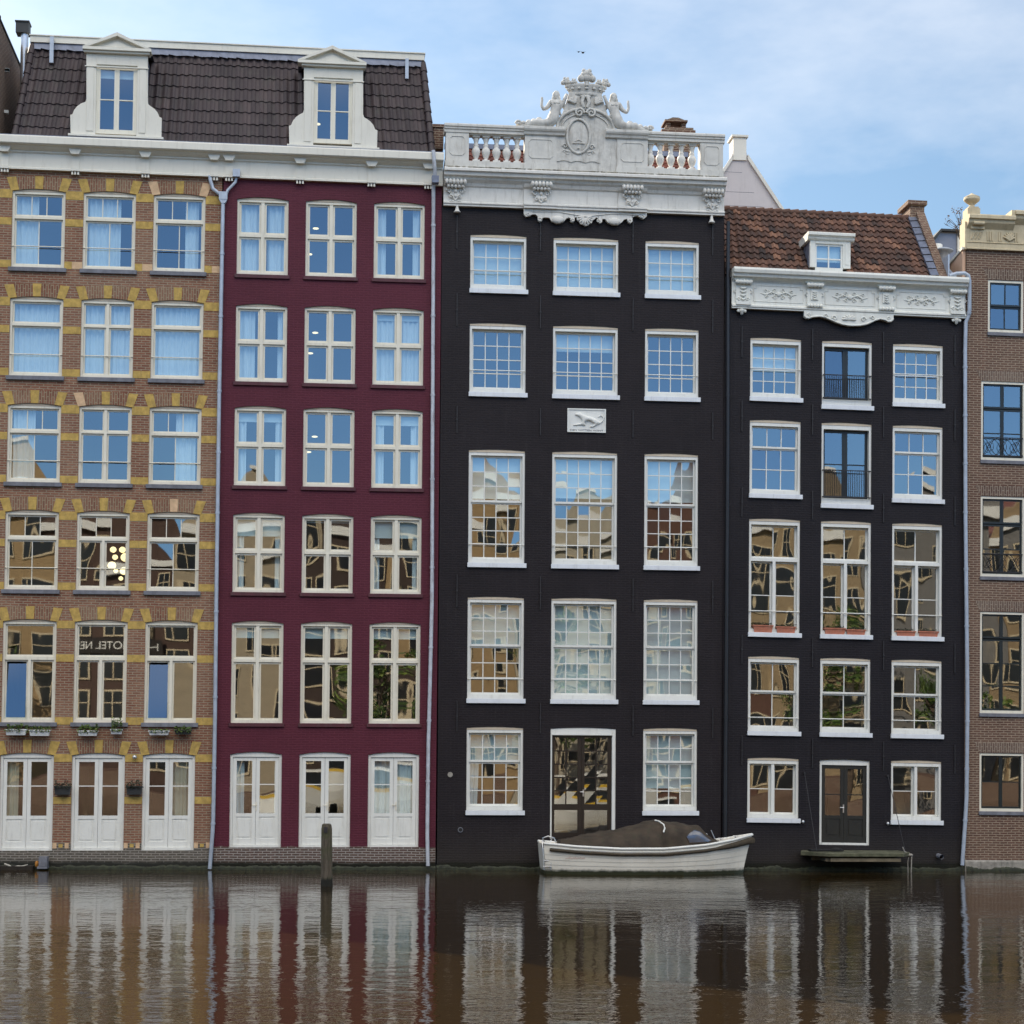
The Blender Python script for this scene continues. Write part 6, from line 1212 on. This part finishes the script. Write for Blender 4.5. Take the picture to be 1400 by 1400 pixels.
# trees and boats along the far quay
for i, (tx_, ty_, hh) in enumerate(((-20, -56, 11), (4, -56.5, 10), (13, -55.5, 12), (30, -56, 11), (37, -56, 9))):
    t = thing('quay_tree', ('leafy green tree on the far quay, mirrored in the lower window panes'), 'tree', (tx_, ty_, 1.25), 'trees on the far quay'); rnd = random.Random(50+i)
    m = MB(); m.tube([(tx_, ty_, 1), (tx_+.1, ty_, 3.5), (tx_-.1, ty_, hh*.75)], [.22, .17, .06], 8)
    for k in range(9): an = rnd.uniform(0, 6.28); z = rnd.uniform(3.5, hh*.7); m.tube([(tx_, ty_, z), (tx_+1.8*math.cos(an), ty_+1.8*math.sin(an), z+1.6)], [.08, .02], 5)
    m.build('trunk', 'bark', t); lf = MB()
    for k in range(26): an = rnd.uniform(0, 6.28); rr_ = rnd.uniform(.3, 2.3); leaves(lf, (tx_+rr_*math.cos(an), ty_+rr_*math.sin(an), rnd.uniform(3.8, hh)), (.8, .8, .6), 90, .13, 0, rnd)
    lf.build('crown', 'leaf', t)
for i, (bx_, bl, cs) in enumerate(((1.5, 9, (.55, .36, .04)), (16.5, 11, (.60, .38, .03)))):
    t = thing('tour_boat', 'white tour boat with %s stripe at the far quay, mirrored in ground floor glass' % ('an ochre', 'a yellow')[i], 'boat', (bx_, -51.5, 0), 'tour boats at the far quay')
    m = MB(); n = 20
    for j in range(n):
        s0, s1 = j/n*2-1, (j+1)/n*2-1; w0_, w1_ = 1.9*(1-abs(s0)**5), 1.9*(1-abs(s1)**5); x0_, x1_ = bx_+s0*bl/2, bx_+s1*bl/2; z0_, z1_ = 1.0+.35*abs(s0)**3, 1.0+.35*abs(s1)**3
        for sd in (-1, 1):
            m.quad((x0_, -51.5+sd*w0_*.8, -.2), (x1_, -51.5+sd*w1_*.8, -.2), (x1_, -51.5+sd*w1_, z1_-.16), (x0_, -51.5+sd*w0_, z0_-.16)); m.quad((x0_, -51.5+sd*w0_, z0_-.16), (x1_, -51.5+sd*w1_, z1_-.16), (x1_, -51.5+sd*w1_, z1_), (x0_, -51.5+sd*w0_, z0_), 1)
        m.quad((x0_, -51.5-w0_, z0_), (x1_, -51.5-w1_, z1_), (x1_, -51.5+w1_, z1_), (x0_, -51.5+w0_, z0_))
    m.build('hull', ['white', plain('stripe', cs, .4, .05, 1)], t)
    m = MB(); m.box(bx_-bl*.36, bx_+bl*.36, -53, -50, 1.0, 1.75, 0); m.box(bx_-bl*.37, bx_+bl*.37, -53.1, -49.9, 1.751, 1.88, 1); m.build('cabin', [FM, 'white'], t)
# ================================================================== light
SUN_EL, SUN_AZ = 33., -37.                                            # azimuth from +Y towards +X
sd = Vector((math.sin(R(SUN_AZ))*math.cos(R(SUN_EL)), math.cos(R(SUN_AZ))*math.cos(R(SUN_EL)), math.sin(R(SUN_EL))))
L_ = bpy.data.lights.new('sun', 'SUN'); L_.energy = 4.2; L_.angle = R(.53); L_.color = (1, .88, .72); lo = bpy.data.objects.new('sun', L_); COL.objects.link(lo)
lo.rotation_euler = sd.to_track_quat('Z', 'Y').to_euler()
W = bpy.data.worlds.new('World'); sc.world = W; W.use_nodes = True; nt = W.node_tree; bg = nt.nodes['Background']
sky = N(nt, 'ShaderNodeTexSky', sky_type='NISHITA'); sky.sun_disc = False; sky.sun_elevation = R(SUN_EL); sky.sun_rotation = R(SUN_AZ); sky.air_density = 1.; sky.dust_density = 1.2; sky.ozone_density = 1.5
tc = N(nt, 'ShaderNodeTexCoord'); s = N(nt, 'ShaderNodeSeparateXYZ'); nt.links.new(tc.outputs['Generated'], s.inputs[0])
mp = N(nt, 'ShaderNodeMapping'); mp.inputs['Scale'].default_value = (1, 1, 2.4); mp.inputs['Location'].default_value = (.35, .1, .2); nt.links.new(tc.outputs['Generated'], mp.inputs[0])
n1 = noi(nt, mp.outputs[0], 3.1, 7, .58); n2 = noi(nt, mp.outputs[0], 9, 4, .6)
cl = ramp(nt, math_(nt, 'ADD', math_(nt, 'MULTIPLY', n1, .8), math_(nt, 'MULTIPLY', n2, .2)), [(.44, 0), (.70, 1)])
side = ramp(nt, math_(nt, 'ADD', math_(nt, 'MULTIPLY', s.outputs[1], .5), .5), [(.22, 1), (.6, 0)])       # unseen sky behind the viewer, carries a cloud sheet added to brighten the facade
hi = ramp(nt, s.outputs[2], [(.33, 0), (.62, 1)]); fill_sheet = math_(nt, 'MULTIPLY', side, hi)
fac = math_(nt, 'MAXIMUM', math_(nt, 'MULTIPLY', math_(nt, 'MULTIPLY', cl, math_(nt, 'SUBTRACT', 1., side)), .42), math_(nt, 'MULTIPLY', fill_sheet, .9))
skc = mix(nt, side, mix(nt, 1., sky.outputs[0], (.67, .765, .785), 'MULTIPLY'), mix(nt, 1., sky.outputs[0], (.70, 1.0, 1.32), 'MULTIPLY'))
ccol = mix(nt, side, (7.3, 7.2, 7.1), (17.5, 16.6, 15.2)); c = mix(nt, fac, skc, ccol); nt.links.new(c, bg.inputs[0]); bg.inputs[1].default_value = .1
sc.view_settings.view_transform = 'Standard'; sc.view_settings.look = 'None'; sc.view_settings.gamma = 1; sc.view_settings.exposure = .96; sc.view_settings.use_curve_mapping = False
sc.render.engine = 'CYCLES'; cy = sc.cycles; cy.max_bounces = 8; cy.diffuse_bounces = 3; cy.glossy_bounces = 4; cy.transparent_max_bounces = 12; cy.transmission_bounces = 2; cy.caustics_reflective = False; cy.caustics_refractive = False; cy.use_denoising = True; cy.sample_clamp_indirect = 6
for o in bpy.data.objects:
    if 'org' in o: del o['org']
